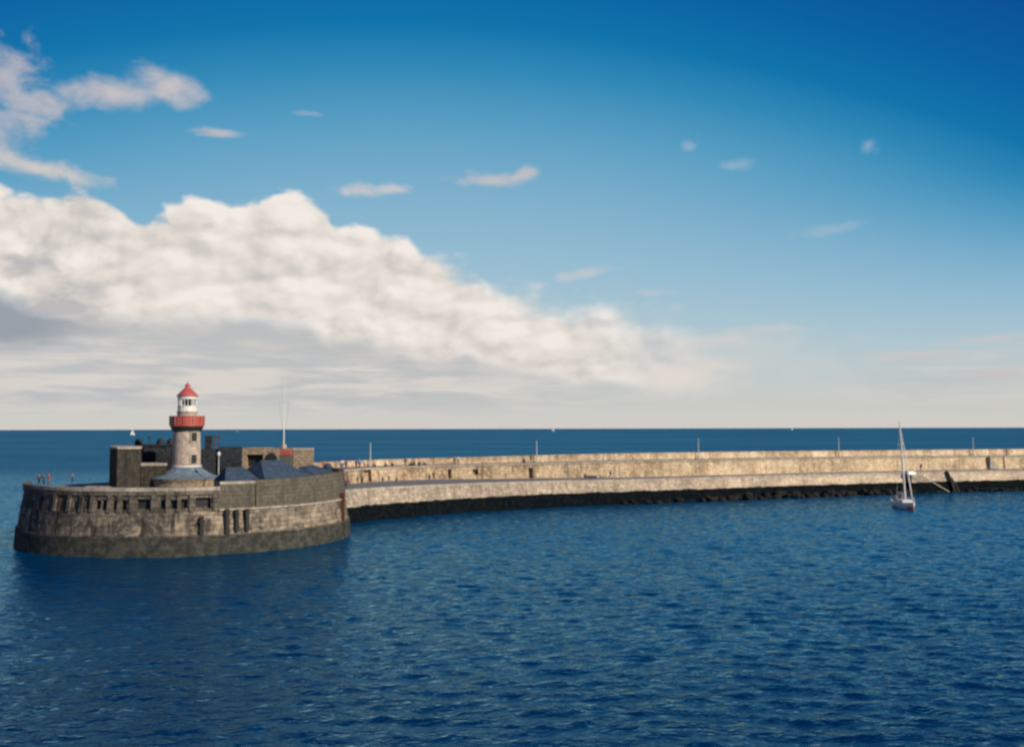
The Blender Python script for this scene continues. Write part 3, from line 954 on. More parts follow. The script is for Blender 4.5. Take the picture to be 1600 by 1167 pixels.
blk = bx('stone_blockhouse', 'square grey stone blockhouse at the left of the lighthouse', 'building',
         [W(173, 129), W(185, 125.5), W(221, 127), W(224, 137), W(180, 138)], 7.0, 12.45, 'block')
bm = BM(); M = Matrix.Rotation(R(-8), 4, 'Z')
add_box(bm, -2.6, 1.9, -5.0, -4.6, 0.0, 0.6, M)
obj('step', bm, MAT['coping'], blk)
low = bx('low_stone_wall', 'low brown stone wall between the blockhouse and the lighthouse', 'wall',
         [W(222, 128), W(262, 128.5), W(262, 132), W(222, 132)], 7.0, 10.2, 'block')
drk = bx('dark_battery', 'shade-darkened stone battery building directly left of and behind the lighthouse', 'building',
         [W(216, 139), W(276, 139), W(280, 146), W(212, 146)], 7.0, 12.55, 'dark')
for px in (218, 252, 268):
    bm = BM(); x_, y_ = W(px, 140)
    add_lathe(bm, [(0.55, 0), (0.6, 0.35), (0.45, 0.75), (0.2, 0.95), (0.0, 1.0)], 12)
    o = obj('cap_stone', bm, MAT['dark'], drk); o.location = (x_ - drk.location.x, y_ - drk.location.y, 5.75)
rear = thing('rear_battery', 'shade-darkened stone battery with a tall square chimney to the right of the lighthouse', 'building', (*W(345, 142), 7.0))
bm = BM()
o0 = rear.location
prism(bm, [(x - o0.x, y - o0.y) for x, y in (W(312, 140), W(344, 140), W(344, 147), W(312, 147))], 0, 5.0)
prism(bm, [(x - o0.x, y - o0.y) for x, y in (W(344.3, 139.5), W(379, 139.5), W(379, 147), W(344.3, 147))], 0, 5.35)
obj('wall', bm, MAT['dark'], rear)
bm = BM(); x_, y_ = W(327, 141)
add_box(bm, -0.42, 0.42, -0.42, 0.42, 4.9, 6.8); add_box(bm, -0.5, 0.5, -0.5, 0.5, 6.8, 7.05)
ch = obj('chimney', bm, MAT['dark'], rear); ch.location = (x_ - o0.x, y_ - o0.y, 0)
bm = BM()
for dx_ in (-0.35, 0.35): add_box(bm, dx_ - 0.06, dx_ + 0.06, -0.06, 0.06, 4.9, 6.9)
add_box(bm, -0.55, 0.55, -0.07, 0.07, 6.75, 6.95); add_box(bm, -0.3, 0.3, -0.05, 0.05, 5.7, 5.85)
x_, y_ = W(339, 141.5)
fr_ = obj('roof_frame', bm, MAT['rust'], rear); fr_.location = (x_ - o0.x, y_ - o0.y, 0)
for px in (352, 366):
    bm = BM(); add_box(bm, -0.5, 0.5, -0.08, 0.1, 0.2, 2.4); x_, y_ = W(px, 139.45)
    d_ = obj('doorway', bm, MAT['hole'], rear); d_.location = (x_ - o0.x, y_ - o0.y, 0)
# porch-like tan wall with a deep shaded opening
tw = thing('gun_casemate', 'tan stone casemate with a long shaded opening and a round arch beside it', 'building', (*W(418, 142), 7.0))
o0 = tw.location
Lx = lambda px, D: W(px, D)[0] - o0.x
bm = BM()
add_box(bm, Lx(379.5, 142), Lx(458, 142), 1.2, 6, 0, 4.0)          # rear mass
add_box(bm, Lx(379.5, 142), Lx(412, 142), 0, 6, 4.3, 5.25)           # lintel
add_box(bm, Lx(379.5, 142), Lx(386, 142), 0, 1.2, 0, 4.3)
add_box(bm, Lx(386, 142), Lx(412, 142), 0, 1.2, 0, 2.55)
add_box(bm, Lx(412, 142), Lx(415.5, 142), 0, 1.2, 0, 4.3)
add_box(bm, Lx(412, 142), Lx(458, 142), -0.05, 6, 4.0, 5.15)
add_box(bm, Lx(415.5, 142), Lx(458, 142), -0.05, 1.2, 0, 3.0)
add_box(bm, Lx(434, 142), Lx(458, 142), -0.05, 1.2, 3.0, 4.0)
obj('wall', bm, MAT['tan'], tw)
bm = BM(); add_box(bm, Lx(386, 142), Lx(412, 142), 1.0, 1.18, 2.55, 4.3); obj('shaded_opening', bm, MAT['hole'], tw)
bm = BM()
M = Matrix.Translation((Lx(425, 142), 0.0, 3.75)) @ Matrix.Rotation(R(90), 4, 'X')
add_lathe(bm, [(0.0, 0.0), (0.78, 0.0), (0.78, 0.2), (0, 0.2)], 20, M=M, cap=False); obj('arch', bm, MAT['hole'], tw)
gb = bx('gable_wall', 'tan stone end wall standing behind the slate roofs at the right', 'wall',
        [W(458.5, 141), W(489, 141), W(491, 146), W(460, 146)], 7.0, 11.9, 'tan')

kx, ky = W(448, 139.5)
kk = thing('signal_kiosk', 'small red topped kiosk in front of the tan stone walls', 'kiosk', (kx, ky, 7.0))
bm = BM(); add_box(bm, -0.85, 0.75, -0.6, 0.6, 0, 4.25, bevel=0.03); obj('cabin', bm, MAT['kiosk'], kk)
bm = BM(); add_box(bm, -0.7, 0.75, -0.68, 0.68, 4.26, 5.0, bevel=0.05); obj('red_top', bm, MAT['red'], kk)

# slate roofed ranges that follow the curve of the wall


def annular(label, a0_, a1_, r0, r1, ze, zr, hip=1.0):
    t_ = thing('slate_roofed_range', label, 'building', rp((r0 + r1) / 2, (a0_ + a1_) / 2, 7.0), group='slate roofed ranges on the roundhead')
    o_ = t_.location
    bm = BM(); n_ = 10
    A_ = [a0_ + (a1_ - a0_) * k / n_ for k in range(n_ + 1)]
    fp = [rp(r1, a_, 0) for a_ in A_] + [rp(r0, a_, 0) for a_ in A_[::-1]]
    prism(bm, [(p.x - o_.x, p.y - o_.y) for p in fp], 0, ze - 7.0)
    obj('wall', bm, MAT['tan'], t_)
    bm = BM(); uv = bm.loops.layers.uv.active
    rm = (r0 + r1) / 2; h_ = 1.0 / n_
    R_ = [a0_ + (a1_ - a0_) * (hip / n_ + (1 - 2 * hip / n_) * k / n_) for k in range(n_ + 1)]
    e0 = [bm.verts.new(rp(r1 + 0.25, a_, ze) - o_) for a_ in A_]; e1 = [bm.verts.new(rp(r0 - 0.25, a_, ze) - o_) for a_ in A_]
    rg = [bm.verts.new(rp(rm, a_, zr) - o_) for a_ in R_]
    slope = math.hypot(rm - r0, zr - ze)
    for k in range(n_):
        for e in (e0, e1):
            f = bm.faces.new((e[k], e[k + 1], rg[k + 1], rg[k]))
            for l, q in zip(f.loops, ((k * 1.5, 0), (k * 1.5 + 1.5, 0), (k * 1.5 + 1.5, slope), (k * 1.5, slope))): l[uv].uv = q
    for i_ in (0, n_):
        f = bm.faces.new((e0[i_], e1[i_], rg[i_]))
        for l, q in zip(f.loops, ((0, 0), (r1 - r0, 0), ((r1 - r0) / 2, slope))): l[uv].uv = q
    bm.faces.new(e0 + e1[::-1])
    obj('roof', bm, MAT['slate'], t_)
    return t_


annular('low blue slate roofed range nearest the lighthouse skirt', rim(350, 18.6), rim(405, 18.6), 13.6, 19.2, 8.45, 10.2, 2.2)
annular('largest blue slate roofed range, in front of the tan walls', rim(407, 18.6), rim(478, 18.6), 12.0, 19.6, 8.75, 10.95, 2.6)
annular('small slate roofed range at the right end of the roundhead', rim(481, 18.9), rim(526, 18.9), 14.4, 19.6, 8.85, 10.0, 3.0)

dm = thing('vent_turret', 'small dark domed turret at the right end of the slate roofs', 'turret', (*W(513, 141.0), 7.0))
bm = BM(); add_lathe(bm, [(0.55, 0), (0.55, 2.3)], 16); obj('drum', bm, MAT['dark'], dm)
bm = BM(); add_lathe(bm, [(0.62, 2.3), (0.6, 2.5), (0.45, 2.85), (0.2, 3.05), (0, 3.1)], 16); obj('dome', bm, MAT['slate'], dm, True)

# flagstaff and small lamp column
fx, fy = W(444, 143.5)
fs = thing('flagstaff', 'tall thin white flagstaff with a cross yard rising above the casemates', 'flagpole', (fx, fy, 12.1))
bm = BM(); add_tube(bm, [(0, 0, 0), (0, 0, 1.6), (0, 0, 6.5), (0, 0, 12.0)], [0.11, 0.09, 0.05, 0.02], 10); obj('pole', bm, MAT['white'], fs)
bm = BM(); add_tube(bm, [(-0.75, 0, 6.9), (0.8, 0, 6.9)], 0.05, 8); obj('yard', bm, MAT['white'], fs)
bm = BM(); add_lathe(bm, [(0.45, 0), (0.42, 0.5), (0.2, 0.7), (0.14, 0.8)], 12); obj('base', bm, MAT['coping'], fs)
bm = BM()
for sx_ in (-0.7, 0.75): add_tube(bm, [(sx_, 0, 6.9), (0, 0, 1.0)], 0.012, 5)
obj('halyard', bm, MAT['black'], fs)

lp = thing('lamp_column', 'short pale lamp column standing just right of the lighthouse skirt', 'lamp post', (*W(343, 126.5), 7.0))
bm = BM(); add_tube(bm, [(0, 0, 0), (0, 0, 0.4), (0, 0, 4.6)], [0.13, 0.09, 0.06], 8); obj('pole', bm, MAT['postgrey'], lp)
bm = BM(); add_lathe(bm, [(0.08, 4.55), (0.2, 4.6), (0.22, 4.9), (0.1, 5.05), (0, 5.08)], 12); obj('lantern', bm, MAT['white'], lp)
xx = thing('iron_finial_post', 'thin dark iron post on top of the dark battery left of the lighthouse', 'post', (*W(234.5, 141), 12.83))
bm = BM(); add_tube(bm, [(0, 0, 0), (0, 0, 0.9)], 0.06, 8); obj('stem', bm, MAT['black'], xx)
bm = BM(); add_lathe(bm, [(0, 0.82), (0.16, 0.95), (0.18, 1.05), (0.1, 1.2), (0, 1.25)], 10); obj('head', bm, MAT['black'], xx)

# ------------------------------------------------------------------ promenade lamp posts
POST = ['pale lamp post behind the crowd, nearest the roundhead', 'pale lamp post beside the dark figure on the upper promenade',
        'pale lamp post midway along the empty stretch of pier', 'pale lamp post just left of the sailing boat mast',
        'pale lamp post nearest the right edge, above the wall steps']
proto = thing('lamp_post', POST[0], 'lamp post', group='lamp posts along the pier parapet')
bm = BM(); add_tube(bm, [(0, 0, 0), (0, 0, 0.35), (0, 0, 0.4), (0, 0, 4.3)], [0.2, 0.18, 0.13, 0.085], 10); obj('pole', bm, MAT['postgrey'], proto)
bm = BM(); add_lathe(bm, [(0.26, 0), (0.26, 0.18), (0.2, 0.25)], 12); obj('base', bm, MAT['postgrey'], proto)
bm = BM(); add_lathe(bm, [(0.085, 4.25), (0.12, 4.32), (0.13, 4.5), (0.14, 4.52), (0.06, 4.6), (0, 4.62)], 12); obj('lantern', bm, MAT['postgrey'], proto)
for k, px in enumerate((579, 838, 1090, 1309, 1518)):
    o = proto if k == 0 else copy_tree(proto)
    p, n_, i = at(foot, fN, px, 5.4, 0); p.z = hts[i].x - 0.02
    o.location = p; o['label'] = POST[k]; o.scale = (1, 1, 0.97)

# ------------------------------------------------------------------ people


def skin_mesh(verts, edges, rad, root=0, sub=1):
    me = bpy.data.meshes.new('tmp'); me.from_pydata(verts, edges, [])
    o = bpy.data.objects.new('tmp', me); C.objects.link(o)
    md = o.modifiers.new('s', 'SKIN')
    if not me.skin_vertices: 
        bpy.context.view_layer.update()
    sv = me.skin_vertices[0].data if me.skin_vertices else None
    if sv is None:
        bpy.context.view_layer.objects.active = o; bpy.ops.mesh.customdata_skin_add(); sv = me.skin_vertices[0].data
    for i, r in enumerate(rad): sv[i].radius = (r, r) if not hasattr(r, '__len__') else r
    for i in range(len(verts)): sv[i].use_root = (i == root)
    if sub:
        m2 = o.modifiers.new('u', 'SUBSURF'); m2.levels = sub; m2.render_levels = sub
    dg = bpy.context.evaluated_depsgraph_get()
    out_ = bpy.data.meshes.new_from_object(o.evaluated_get(dg))
    bpy.data.objects.remove(o); bpy.data.meshes.remove(me)
    for p in out_.polygons: p.use_smooth = True
    return out_


def build_pose(pose):
    J = {}
    hip = 0.93
    if pose == 'stand': L = dict(kl=(-.10, .02, .50), al=(-.12, .05, .09), kr=(.10, -.02, .50), ar=(.13, .0, .09))
    elif pose == 'walk': L = dict(kl=(-.10, -.16, .52), al=(-.10, -.28, .11), kr=(.10, .02, .50), ar=(.11, .30, .14))
    elif pose == 'sit': hip = 0.22; L = dict(kl=(-.13, -.40, .40), al=(-.14, -.62, .10), kr=(.13, -.36, .46), ar=(.15, -.55, .10))
    z = hip
    J['pelvis'] = (0, 0, z); J['waist'] = (0, 0.0, z + .15); J['chest'] = (0, -.01, z + .36); J['neck'] = (0, .0, z + .53)
    J['head'] = (0, -.02, z + .63); J['crown'] = (0, -.02, z + .76)
    J['hl'], J['hr'] = (-.09, 0, z - .04), (.09, 0, z - .04)
    for k, v in L.items(): J[k] = v
    J['tl'] = (L['al'][0] - .02, L['al'][1] - .17, .035 if pose != 'walk' else .03); J['tr'] = (L['ar'][0] + .02, L['ar'][1] - .17, .035)
    J['sl'], J['sr'] = (-.17, 0, z + .47), (.17, 0, z + .47)
    sw = {'stand': (0.02, -.06), 'walk': (.14, -.18), 'sit': (-.18, -.22)}[pose]
    for s, q, dy_ in (('l', -1, sw[0]), ('r', 1, sw[1])):
        J['e' + s] = (q * .24, dy_ * .5 + .02, z + .20); J['w' + s] = (q * .235, dy_ - .08, z - .03)
        J['p' + s] = (q * .23, dy_ - .10, z - .11)
    rad = dict(pelvis=(.15, .11), waist=(.125, .09), chest=(.165, .11), neck=.055, head=(.082, .095), crown=(.062, .075), hl=.09, hr=.09,
               kl=.06, kr=.06, al=.042, ar=.042, tl=.035, tr=.035, sl=.065, sr=.065, el=.045, er=.045, wl=.03, wr=.03, pl=(.036, .018), pr=(.036, .018))
    E = [('pelvis', 'waist'), ('waist', 'chest'), ('chest', 'neck'), ('neck', 'head'), ('head', 'crown')]
    for s in 'lr': E += [('pelvis', 'h' + s), ('h' + s, 'k' + s), ('k' + s, 'a' + s), ('a' + s, 't' + s), ('chest', 's' + s), ('s' + s, 'e' + s), ('e' + s, 'w' + s), ('w' + s, 'p' + s)]

    def sub(names, grow, ren=None):
        names = [n_ for n_ in names]; ix = {n_: i for i, n_ in enumerate(names)}
        ed = [(ix[a_], ix[b_]) for a_, b_ in E if a_ in ix and b_ in ix]
        rr = []
        for n_ in names:
            r = rad[n_]; rr.append(tuple(q + grow for q in r) if hasattr(r, '__len__') else r + grow)
        return skin_mesh([J[n_] for n_ in names], ed, rr)
    body = sub(list(J.keys()), 0.0)
    # fingers, thumb, nose and ears: short chains rooted in the palm and head
    bm = bmesh.new(); bm.from_mesh(body)
    for s, q in (('l', -1), ('r', 1)):
        P = Vector(J['p' + s])
        for k, ln in enumerate((.070, .080, .074, .058)):
            y = -.030 + k * .020
            ch_ = [P + Vector((0, y, -.01)), P + Vector((-q * .004, y, -.035 - ln * .4)), P + Vector((-q * .018, y, -.035 - ln * .9))]
            fm = skin_mesh([tuple(v) for v in ch_], [(0, 1), (1, 2)], [.0095, .009, .0075], 0, 0); bm.from_mesh(fm); bpy.data.meshes.remove(fm)
        ch_ = [P + Vector((0, -.025, .02)), P + Vector((-q * .01, -.052, -.01)), P + Vector((-q * .015, -.058, -.04))]
        fm = skin_mesh([tuple(v) for v in ch_], [(0, 1), (1, 2)], [.012, .010, .008], 0, 0); bm.from_mesh(fm); bpy.data.meshes.remove(fm)
    H = Vector(J['head'])
    fm = skin_mesh([tuple(H + Vector((0, -.085, .035))), tuple(H + Vector((0, -.115, .0)))], [(0, 1)], [.010, .015], 0, 0); bm.from_mesh(fm)
    for q in (-1, 1):
        fm = skin_mesh([tuple(H + Vector((q * .082, 0, .04))), tuple(H + Vector((q * .090, .005, .0)))], [(0, 1)], [.016, .012], 0, 0); bm.from_mesh(fm)
    body2 = bpy.data.meshes.new('body'); bm.to_mesh(body2); bm.free()
    for p in body2.polygons: p.use_smooth = True
    top_ = sub(['pelvis', 'waist', 'chest', 'sl', 'sr', 'el', 'er', 'wl', 'wr'], 0.022)
    leg_ = sub(['pelvis', 'hl', 'hr', 'kl', 'kr', 'al', 'ar'], 0.018)
    bm = bmesh.new()
    bmesh.ops.create_uvsphere(bm, u_segments=14, v_segments=10, radius=1.0, matrix=Matrix.Translation(H + Vector((0, .018, .075))) @ Matrix.Diagonal((.098, .105, .088, 1)))
    hair = bpy.data.meshes.new('hair'); bm.to_mesh(hair); bm.free()
    for p in hair.polygons: p.use_smooth = True
    shoes = [skin_mesh([J['a' + s], J['t' + s]], [(0, 1)], [.055, .05], 0, 1) for s in 'lr']
    em = []
    for q in (-1, 1):
        eyes = bmesh.new()
        bmesh.ops.create_uvsphere(eyes, u_segments=8, v_segments=6, radius=.011, matrix=Matrix.Translation(H + Vector((q * .032, -.088, .04))))
        e_ = bpy.data.meshes.new('eye'); eyes.to_mesh(e_); eyes.free(); em.append(e_)
    mo = bmesh.new(); add_tube(mo, [H + Vector((-.022, -.098, -.035)), H + Vector((.022, -.098, -.035))], .007, 6)
    mm = bpy.data.meshes.new('mouth'); mo.to_mesh(mm); mo.free()
    return [('body', body2), ('top', top_), ('trousers', leg_), ('hair', hair), ('shoe', shoes[0]), ('shoe', shoes[1]), ('eye', em[0]), ('eye', em[1]), ('mouth', mm)]


POSES = {k: build_pose(k) for k in ('stand', 'walk', 'sit')}
SKIN = paint('skin', (0.45, 0.27, 0.19, 1), 0.6, 0, 0.1)
CL = {}


def cloth(c):
    if c not in CL: CL[c] = paint('cloth', c + (1,), 0.9, 0, 0.2, 8)
    return CL[c]


NAVY, BLACK, REDC, WHITE, PLUM, TEAL, GREY, PINK, BLUE, TAN = ((0.02, 0.03, 0.09), (0.015, 0.015, 0.02), (0.55, 0.05, 0.04), (0.7, 0.68, 0.64), (0.16, 0.05, 0.09),
                                                               (0.02, 0.16, 0.22), (0.14, 0.14, 0.15), (0.5, 0.22, 0.22), (0.05, 0.14, 0.42), (0.3, 0.22, 0.14))


def person(pose, p, rz, top_c, leg_c, hair_c, label, group=None, sc=1.0):
    t_ = thing('person', label, 'person', p, rz, group); t_.scale = (sc,) * 3
    M_ = POSES[pose]
    mats = dict(body=SKIN, top=cloth(top_c), trousers=cloth(leg_c), hair=cloth(hair_c), shoe=cloth(BLACK), eye=cloth(BLACK), mouth=cloth(PLUM))
    for nm, me_ in M_:
        o = bpy.data.objects.new(nm, me_); C.objects.link(o); o.parent = t_
        if not me_.materials: me_.materials.append(None)
        o.material_slots[0].link = 'OBJECT'; o.material_slots[0].material = mats[nm]
    return t_


def upper(px, d=3.5):
    p, n_, i = at(foot, fN, px, d, 0); p.z = hts[i].x - 0.02; return p


def lower(px, d=1.2):
    p, n_, i = at(foot, fN, px, -d, 0); p.z = foot[i].z - 0.03; return p


HB, HD, HG = (0.05, 0.03, 0.02), (0.02, 0.015, 0.01), (0.25, 0.2, 0.12)
person('stand', upper(829, 4.6), 0.2, BLACK, BLACK, HD, 'figure all in black standing alone by the lamp post on the upper promenade', sc=1.08)
person('stand', upper(716), 0.8, (0.45, 0.5, 0.6), GREY, HB, 'person in a pale blue top on the upper promenade left of the dark recess')
person('walk', upper(710), 0.8, GREY, BLACK, HD, 'person in a grey top close beside the one in pale blue on the upper promenade')
person('walk', lower(632, 2.0), 1.2, REDC, (0.4, 0.28, 0.2), HB, 'person in a bright red top walking below the wall on the lower promenade')
person('stand', upper(634, 1.0), 1.0, NAVY, GREY, HD, 'person in navy on the upper level straight above the person in red', sc=1.03)
person('stand', lower(608, 1.5), 0.4, WHITE, GREY, HB, 'person in a white top standing against the wall left of the person in red')
person('walk', lower(953, 2.0), -1.2, NAVY, NAVY, HD, 'person in navy walking on the lower promenade beside someone in white', sc=1.03)
person('walk', lower(959, 2.2), -1.2, WHITE, (0.6, 0.58, 0.55), HG, 'person in white clothes walking on the lower promenade beside someone in navy', sc=0.97)
person('sit', lower(913, 1.6), 0.4, NAVY, BLACK, HD, 'person in navy sitting on the ground at the end of a long dark bag')
person('walk', lower(1436, 2.0), -0.8, (0.08, 0.07, 0.12), BLUE, HD, 'person in dark clothes walking above the landing steps')
person('stand', upper(1570, 3), 0, (0.2, 0.15, 0.2), BLUE, HB, 'person in a mauve top on the upper promenade at the far right')
# crowd where the pier meets the roundhead
crowd = [('u', 541, 1.0, NAVY, BLACK, 'in navy, tallest of the crowd by the roundhead'), ('u', 533, 1.6, (0.5, 0.42, 0.38), GREY, 'in a pale fawn top at the left of the crowd by the roundhead'),
         ('l', 545, 3.0, PINK, NAVY, 'in a pink top at the front of the crowd by the roundhead'), ('l', 541, 4.2, PLUM, BLACK, 'in a plum top at the foot of the wall by the roundhead'),
         ('u', 557, 0.8, BLUE, NAVY, 'in a blue top, left of the pair in blue above the wall'), ('u', 562, 0.9, BLUE, BLACK, 'in a blue top, right of the pair in blue above the wall'),
         ('u', 570, 1.0, (0.6, 0.55, 0.5), TAN, 'in a cream top above the tall dark recess'), ('u', 536, 3.4, WHITE, BLUE, 'in a white top near the left of the crowd'),
         ('u', 585, 1.2, PLUM, GREY, 'in a plum top right of the tall dark recess'), ('u', 602, 1.0, BLACK, GREY, 'in black on the wall edge above the one in white'),
         ('u', 613, 1.4, (0.2, 0.12, 0.14), BLACK, 'in dark maroon on the wall edge left of the one in navy'),
         ('u', 643, 0.9, BLACK, BLACK, 'in black, first of the row right of the one in navy'), ('u', 648, 1.1, GREY, NAVY, 'in grey, second of the row right of the one in navy'),
         ('u', 655, 0.9, BLACK, NAVY, 'in black with blue trousers, third of the row above the wall'), ('u', 662, 1.2, (0.12, 0.08, 0.07), BLACK, 'in dark brown at the right end of the row above the wall'),
         ('l', 678, 1.0, (0.08, 0.1, 0.08), BLACK, 'in dark green against the wall under the promenade'), ('l', 566, 1.0, (0.1, 0.14, 0.12), BLACK, 'in grey green left of the tall dark recess')]
rc = random.Random(3)
for lv, px, d, tcol, lcol, lb in crowd:
    p = upper(px, d) if lv == 'u' else lower(px, d)
    # those on the wall edge sit with their backs to the sea
    person('sit' if (lv == 'u' and px > 580) else rc.choice(('stand', 'walk')), p, rc.uniform(-1.5, 1.5), tcol, lcol, rc.choice((HB, HD, HG)), 'person ' + lb, 'people gathered at the near end of the pier', rc.uniform(0.95, 1.06))
# people at the roundhead
person('stand', (*W(507, 146.5), 8.6), 0.3, REDC, GREY, HB, 'person in a red top standing above the slate roofs at the right of the roundhead')
person('stand', (*W(64, 140), 7.0), 0.5, NAVY, BLACK, HD, 'person in navy, leftmost of the three at the left rim of the roundhead')
person('stand', (*W(71.5, 140.5), 7.0), -0.4, TEAL, NAVY, HB, 'person in a teal top, middle of the three at the left rim of the roundhead', sc=0.95)
person('walk', (*W(79, 141), 7.0), 1.2, PLUM, (0.2, 0.1, 0.15), HB, 'person in a plum top, rightmost of the three at the left rim of the roundhead')
person('stand', (*W(116, 146), 7.0), 0.2, (0.08, 0.18, 0.28), NAVY, HG, 'person in a slate blue top alone between the three people and the blockhouse', sc=0.8)
# platform that carries the person in red
pf = bx('rear_wall', 'low stone wall behind the slate roofs at the right of the roundhead', 'wall', [W(492, 144.5), W(524, 144.5), W(524, 149), W(492, 149)], 7.0, 8.32, 'tan')

p = lower(924, 1.7)
bg_ = thing('duffel_bag', 'long low dark bag lying on the lower promenade beside a seated person', 'bag', p, 0.35)
bm = BM(); add_tube(bm, [(-1.1, 0, .18), (-1.0, 0, .22), (1.0, 0, .22), (1.1, 0, .18)], [.10, .22, .22, .10], 10); obj('bag', bm, cloth(NAVY), bg_)
bm = BM(); add_tube(bm, [(-.4, 0, .42), (-.25, 0, .56), (.25, 0, .56), (.4, 0, .42)], .02, 6); obj('handle', bm, cloth(BLACK), bg_)

# upturned dinghy by the top of the steps
p, n_, i = at(edge, eN, 1421, -1.1, 0); p.z = 4.3


def hull_mesh(bm, L, Bm, fb, dr, st=14, rows=8, transom=0.75, keel=0.0):
    """hull from stern (x=-L/2) to bow (x=+L/2), sheer at z~fb, bottom z=-dr"""
    rings = []
    for i_ in range(st + 1):
        t_ = i_ / st; x = -L / 2 + L * t_
        bw = Bm / 2 * (transom + (1 - transom) * math.sin(min(t_ / 0.45, 1) * math.pi / 2)) if t_ < 0.45 else Bm / 2 * max(0.012, math.cos((t_ - 0.45) / 0.55 * math.pi / 2)) ** 0.8
        sh = fb * (1 + 0.25 * max(0, t_ - 0.5) * 2 * max(0, t_ - 0.5) * 2)
        dd = dr * (0.35 + 0.65 * math.sin(math.pi * min(1, 0.15 + t_ * 0.85))) if t_ < 0.97 else dr * 0.25
        ring = []
        for j in range(2 * rows + 1):
            q = (j - rows) / rows; s_ = abs(q)
            ang = s_ * math.pi / 2
            y = math.copysign(bw * math.sin(ang) ** 0.7, q) if q else 0
            z = -dd + (sh + dd) * (1 - math.cos(ang)) ** 0.85 if s_ > 0 else -dd
            rake = 0.06 * L * (z + dr) / (fb + dr) * (t_ ** 4)
            ring.append(bm.verts.new((x + rake, y, z)))
        rings.append(ring)
    for a_, b_ in zip(rings, rings[1:]):
        for j in range(2 * rows): bm.faces.new((a_[j], a_[j + 1], b_[j + 1], b_[j]))
    bm.faces.new(rings[0]); bm.faces.new(rings[-1][::-1])
    return rings


dg_ = thing('upturned_dinghy', 'small white dinghy lying on the pier edge behind the sailing boat', 'dinghy', (p.x, p.y, p.z + 0.48), 0.4)
bm = BM(); hull_mesh(bm, 2.6, 1.4, 0.4, 0.45)
bmesh.ops.rotate(bm, verts=bm.verts, cent=(0, 0, 0), matrix=Matrix.Rotation(math.pi, 3, 'X')); bmesh.ops.translate(bm, verts=bm.verts, vec=(0, 0, -0.07))
obj('hull', bm, MAT['gel'], dg_, True)
bm = BM(); add_tube(bm, [(-1.25, 0, .1), (0, 0, .37), (1.1, 0, .2)], .03, 6); obj('keel_strip', bm, MAT['teak'], dg_)

# ------------------------------------------------------------------ sailing boat
sb = thing('sailing_boat', 'white sailing boat with bare mast and red forefoot, heading towards the viewer', 'sailing boat', (73.6, 181.2, 0.0))
sb.rotation_euler = (Matrix.Rotation(R(-97), 4, 'Z') @ Matrix.Rotation(R(2.6), 4, 'X')).to_euler()
bm = BM(); rg = hull_mesh(bm, 10.5, 3.1, 1.15, 0.55, 20, 9)
hull = obj('hull', bm, MAT['gel'], sb, True)
hull.data.materials.append(MAT['antifoul'])
for p_ in hull.data.polygons:
    if p_.center.z < 0.06 or (p_.center.x > 4.0 and p_.center.z < 0.6): p_.material_index = 1
bm = BM()
n_ = 20
uvb = []
for i_ in range(n_ + 1):
    t_ = i_ / n_
    bw = 3.1 / 2 * (0.75 + 0.25 * math.sin(min(t_ / 0.45, 1) * math.pi / 2)) if t_ < 0.45 else 3.1 / 2 * max(0.012, math.cos((t_ - 0.45) / 0.55 * math.pi / 2)) ** 0.8
    sh = 1.15 * (1 + 0.25 * (max(0, t_ - 0.5) * 2) ** 2) - 0.06
    x = -5.25 + 10.5 * t_ + 0.06 * 10.5 * t_ ** 4
    uvb.append((bm.verts.new((x, -bw * .985, sh)), bm.verts.new((x, 0, sh + 0.06)), bm.verts.new((x, bw * .985, sh))))
for a_, b_ in zip(uvb, uvb[1:]):
    bm.faces.new((a_[0], b_[0], b_[1], a_[1])); bm.faces.new((a_[1], b_[1], b_[2], a_[2]))
obj('deck', bm, MAT['gel'], sb)
bm = BM(); add_box(bm, -1.6, 2.3, -0.95, 0.95, 1.05, 1.62, bevel=0.14); cab = obj('cabin', bm, MAT['gel'], sb)
for q in (-1, 1):
    for x in (-0.9, 0.2, 1.3):
        bm = BM(); add_box(bm, x - .3, x + .3, q * .93 - .035, q * .93 + .035, 1.3, 1.48, bevel=0.02); obj('window', bm, MAT['hole'], cab)
bm = BM(); add_box(bm, -4.6, -1.7, -0.85, 0.85, 1.1, 1.25, bevel=0.03); obj('cockpit', bm, MAT['teak'], sb)
bm = BM(); add_tube(bm, [(0.7, 0, 1.6), (0.65, 0, 9), (0.55, 0, 16.3)], [0.2, 0.17, 0.08], 10); mast = obj('mast', bm, MAT['alloy'], sb)
for z_, hw in ((7.6, 0.95), (11.9, 0.7)):
    bm = BM(); add_tube(bm, [(0.66, -hw, z_), (0.66, hw, z_)], 0.04, 6); obj('spreader', bm, MAT['alloy'], mast)
bm = BM(); add_tube(bm, [(0.62, 0, 2.35), (-3.6, 0, 2.45)], 0.09, 8); obj('boom', bm, MAT['alloy'], sb)
bm = BM(); add_tube(bm, [(0.45, 0, 2.6), (-1, 0, 2.68), (-3.2, 0, 2.6)], [.24, .22, .12], 8); obj('stowed_mainsail', bm, MAT['sail'], sb)
bm = BM(); add_tube(bm, [(5.55, 0, 1.55), (4.2, 0, 5.2), (2.6, 0, 10), (1.0, 0, 14.8)], [.07, .11, .09, .04], 8); obj('furled_jib', bm, MAT['sail'], sb)
bm = BM()
for q in (-1, 1):
    add_tube(bm, [(0.4, q * 1.4, 1.15), (0.62, q * .95, 7.6), (0.58, 0, 15.8)], 0.016, 5)
add_tube(bm, [(-5.1, 0, 1.15), (0.5, 0, 16.1)], 0.016, 5)
obj('rigging', bm, MAT['alloy'], sb)
bm = BM()
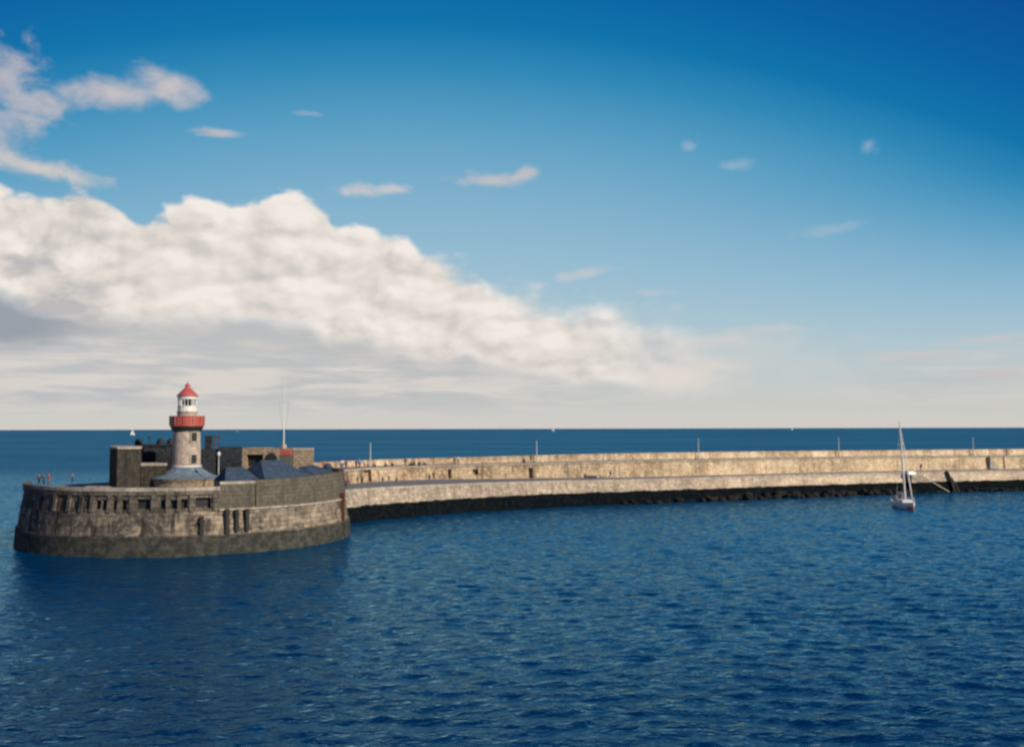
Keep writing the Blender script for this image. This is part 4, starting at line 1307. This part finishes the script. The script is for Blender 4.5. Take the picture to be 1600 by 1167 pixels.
for q in (-1, 1):
    pts = [(-5.1, q * 1.15, 1.85), (-2, q * 1.5, 1.85), (1.5, q * 1.42, 1.85), (4.2, q * .62, 1.95), (5.6, 0, 2.1)]
    add_tube(bm, pts, 0.02, 5)
    for p_ in pts[:-1]: add_tube(bm, [(p_[0], p_[1], 1.1), p_], 0.02, 5)
obj('guard_rail', bm, MAT['alloy'], sb)
bm = BM(); add_box(bm, -5.6, -5.25, -0.3, 0.3, 0.2, 2.0, bevel=0.05); obj('stern_gear', bm, MAT['teak'], sb)
bm = BM(); add_tube(bm, [(-0.4, 0, -1.7), (0.9, 0, -1.7)], 0.12, 8); add_box(bm, -0.6, 1.0, -0.07, 0.07, -1.7, -0.4); obj('keel', bm, MAT['antifoul'], sb)

# helmsman, seated in the cockpit and aboard the boat
hp = sb.matrix_basis @ Vector((-3.2, 0.55, 1.22))
person('sit', hp, R(0), (0.3, 0.2, 0.12), BLACK, HB, 'helmsman in a brown top seated in the stern of the white sailing boat')

# ------------------------------------------------------------------ yachts on the horizon
FY = [(208, 2600, 1.0, 'largest white sail on the sea, left of the lighthouse'), (371, 5200, 1.15, 'tiny white sail on the horizon between lighthouse and flagstaff'),
      (864, 5600, 1.2, 'tiny white sail on the horizon above the lamp post near the middle'), (1237, 7000, 1.2, 'faintest white sail, on the horizon to the right, left of the boat mast')]
fy_ = thing('distant_yacht', FY[0][3], 'yacht', group='yachts far out at sea')
bm = BM(); hull_mesh(bm, 12, 3.4, 1.3, 0.6, 10, 5); obj('hull', bm, MAT['gel'], fy_, True)
bm = BM(); add_tube(bm, [(0.5, 0, 1), (0.5, 0, 17)], 0.12, 6); obj('mast', bm, MAT['alloy'], fy_)


def sail(pts, bulge, th=0.06):
    bm = BM(); A_, B_, C_ = (Vector(p) for p in pts); n_ = 8; g_ = {}
    for side_ in (0, 1):
        for i_ in range(n_ + 1):
            for j in range(n_ + 1 - i_):
                u, v = i_ / n_, j / n_; p_ = A_ + (B_ - A_) * u + (C_ - A_) * v
                p_.y += bulge * 4 * (u * (1 - u - v) + v * (1 - u - v) + u * v) / 1.3 + side_ * th
                g_[side_, i_, j] = bm.verts.new(p_)
        for i_ in range(n_):
            for j in range(n_ - i_):
                bm.faces.new((g_[side_, i_, j], g_[side_, i_ + 1, j], g_[side_, i_, j + 1]))
                if i_ + j < n_ - 1: bm.faces.new((g_[side_, i_ + 1, j], g_[side_, i_ + 1, j + 1], g_[side_, i_, j + 1]))
    return bm


obj('mainsail', sail([(0.3, 0, 2.2), (-5.4, 0, 2.2), (0.4, 0, 16.5)], 0.8), MAT['sail'], fy_, True)
obj('jib', sail([(0.9, 0, 1.6), (6.0, 0, 1.5), (0.7, 0, 14.5)], 0.9), MAT['sail'], fy_, True)
for k, (px, D, s, lb) in enumerate(FY):
    o = fy_ if k == 0 else copy_tree(fy_)
    o.location = (*W(px, D), 0); o.rotation_euler = (R(4), 0, (0.25, -0.5, 0.2, 0.6)[k]); o.scale = (s, s, s); o['label'] = lb
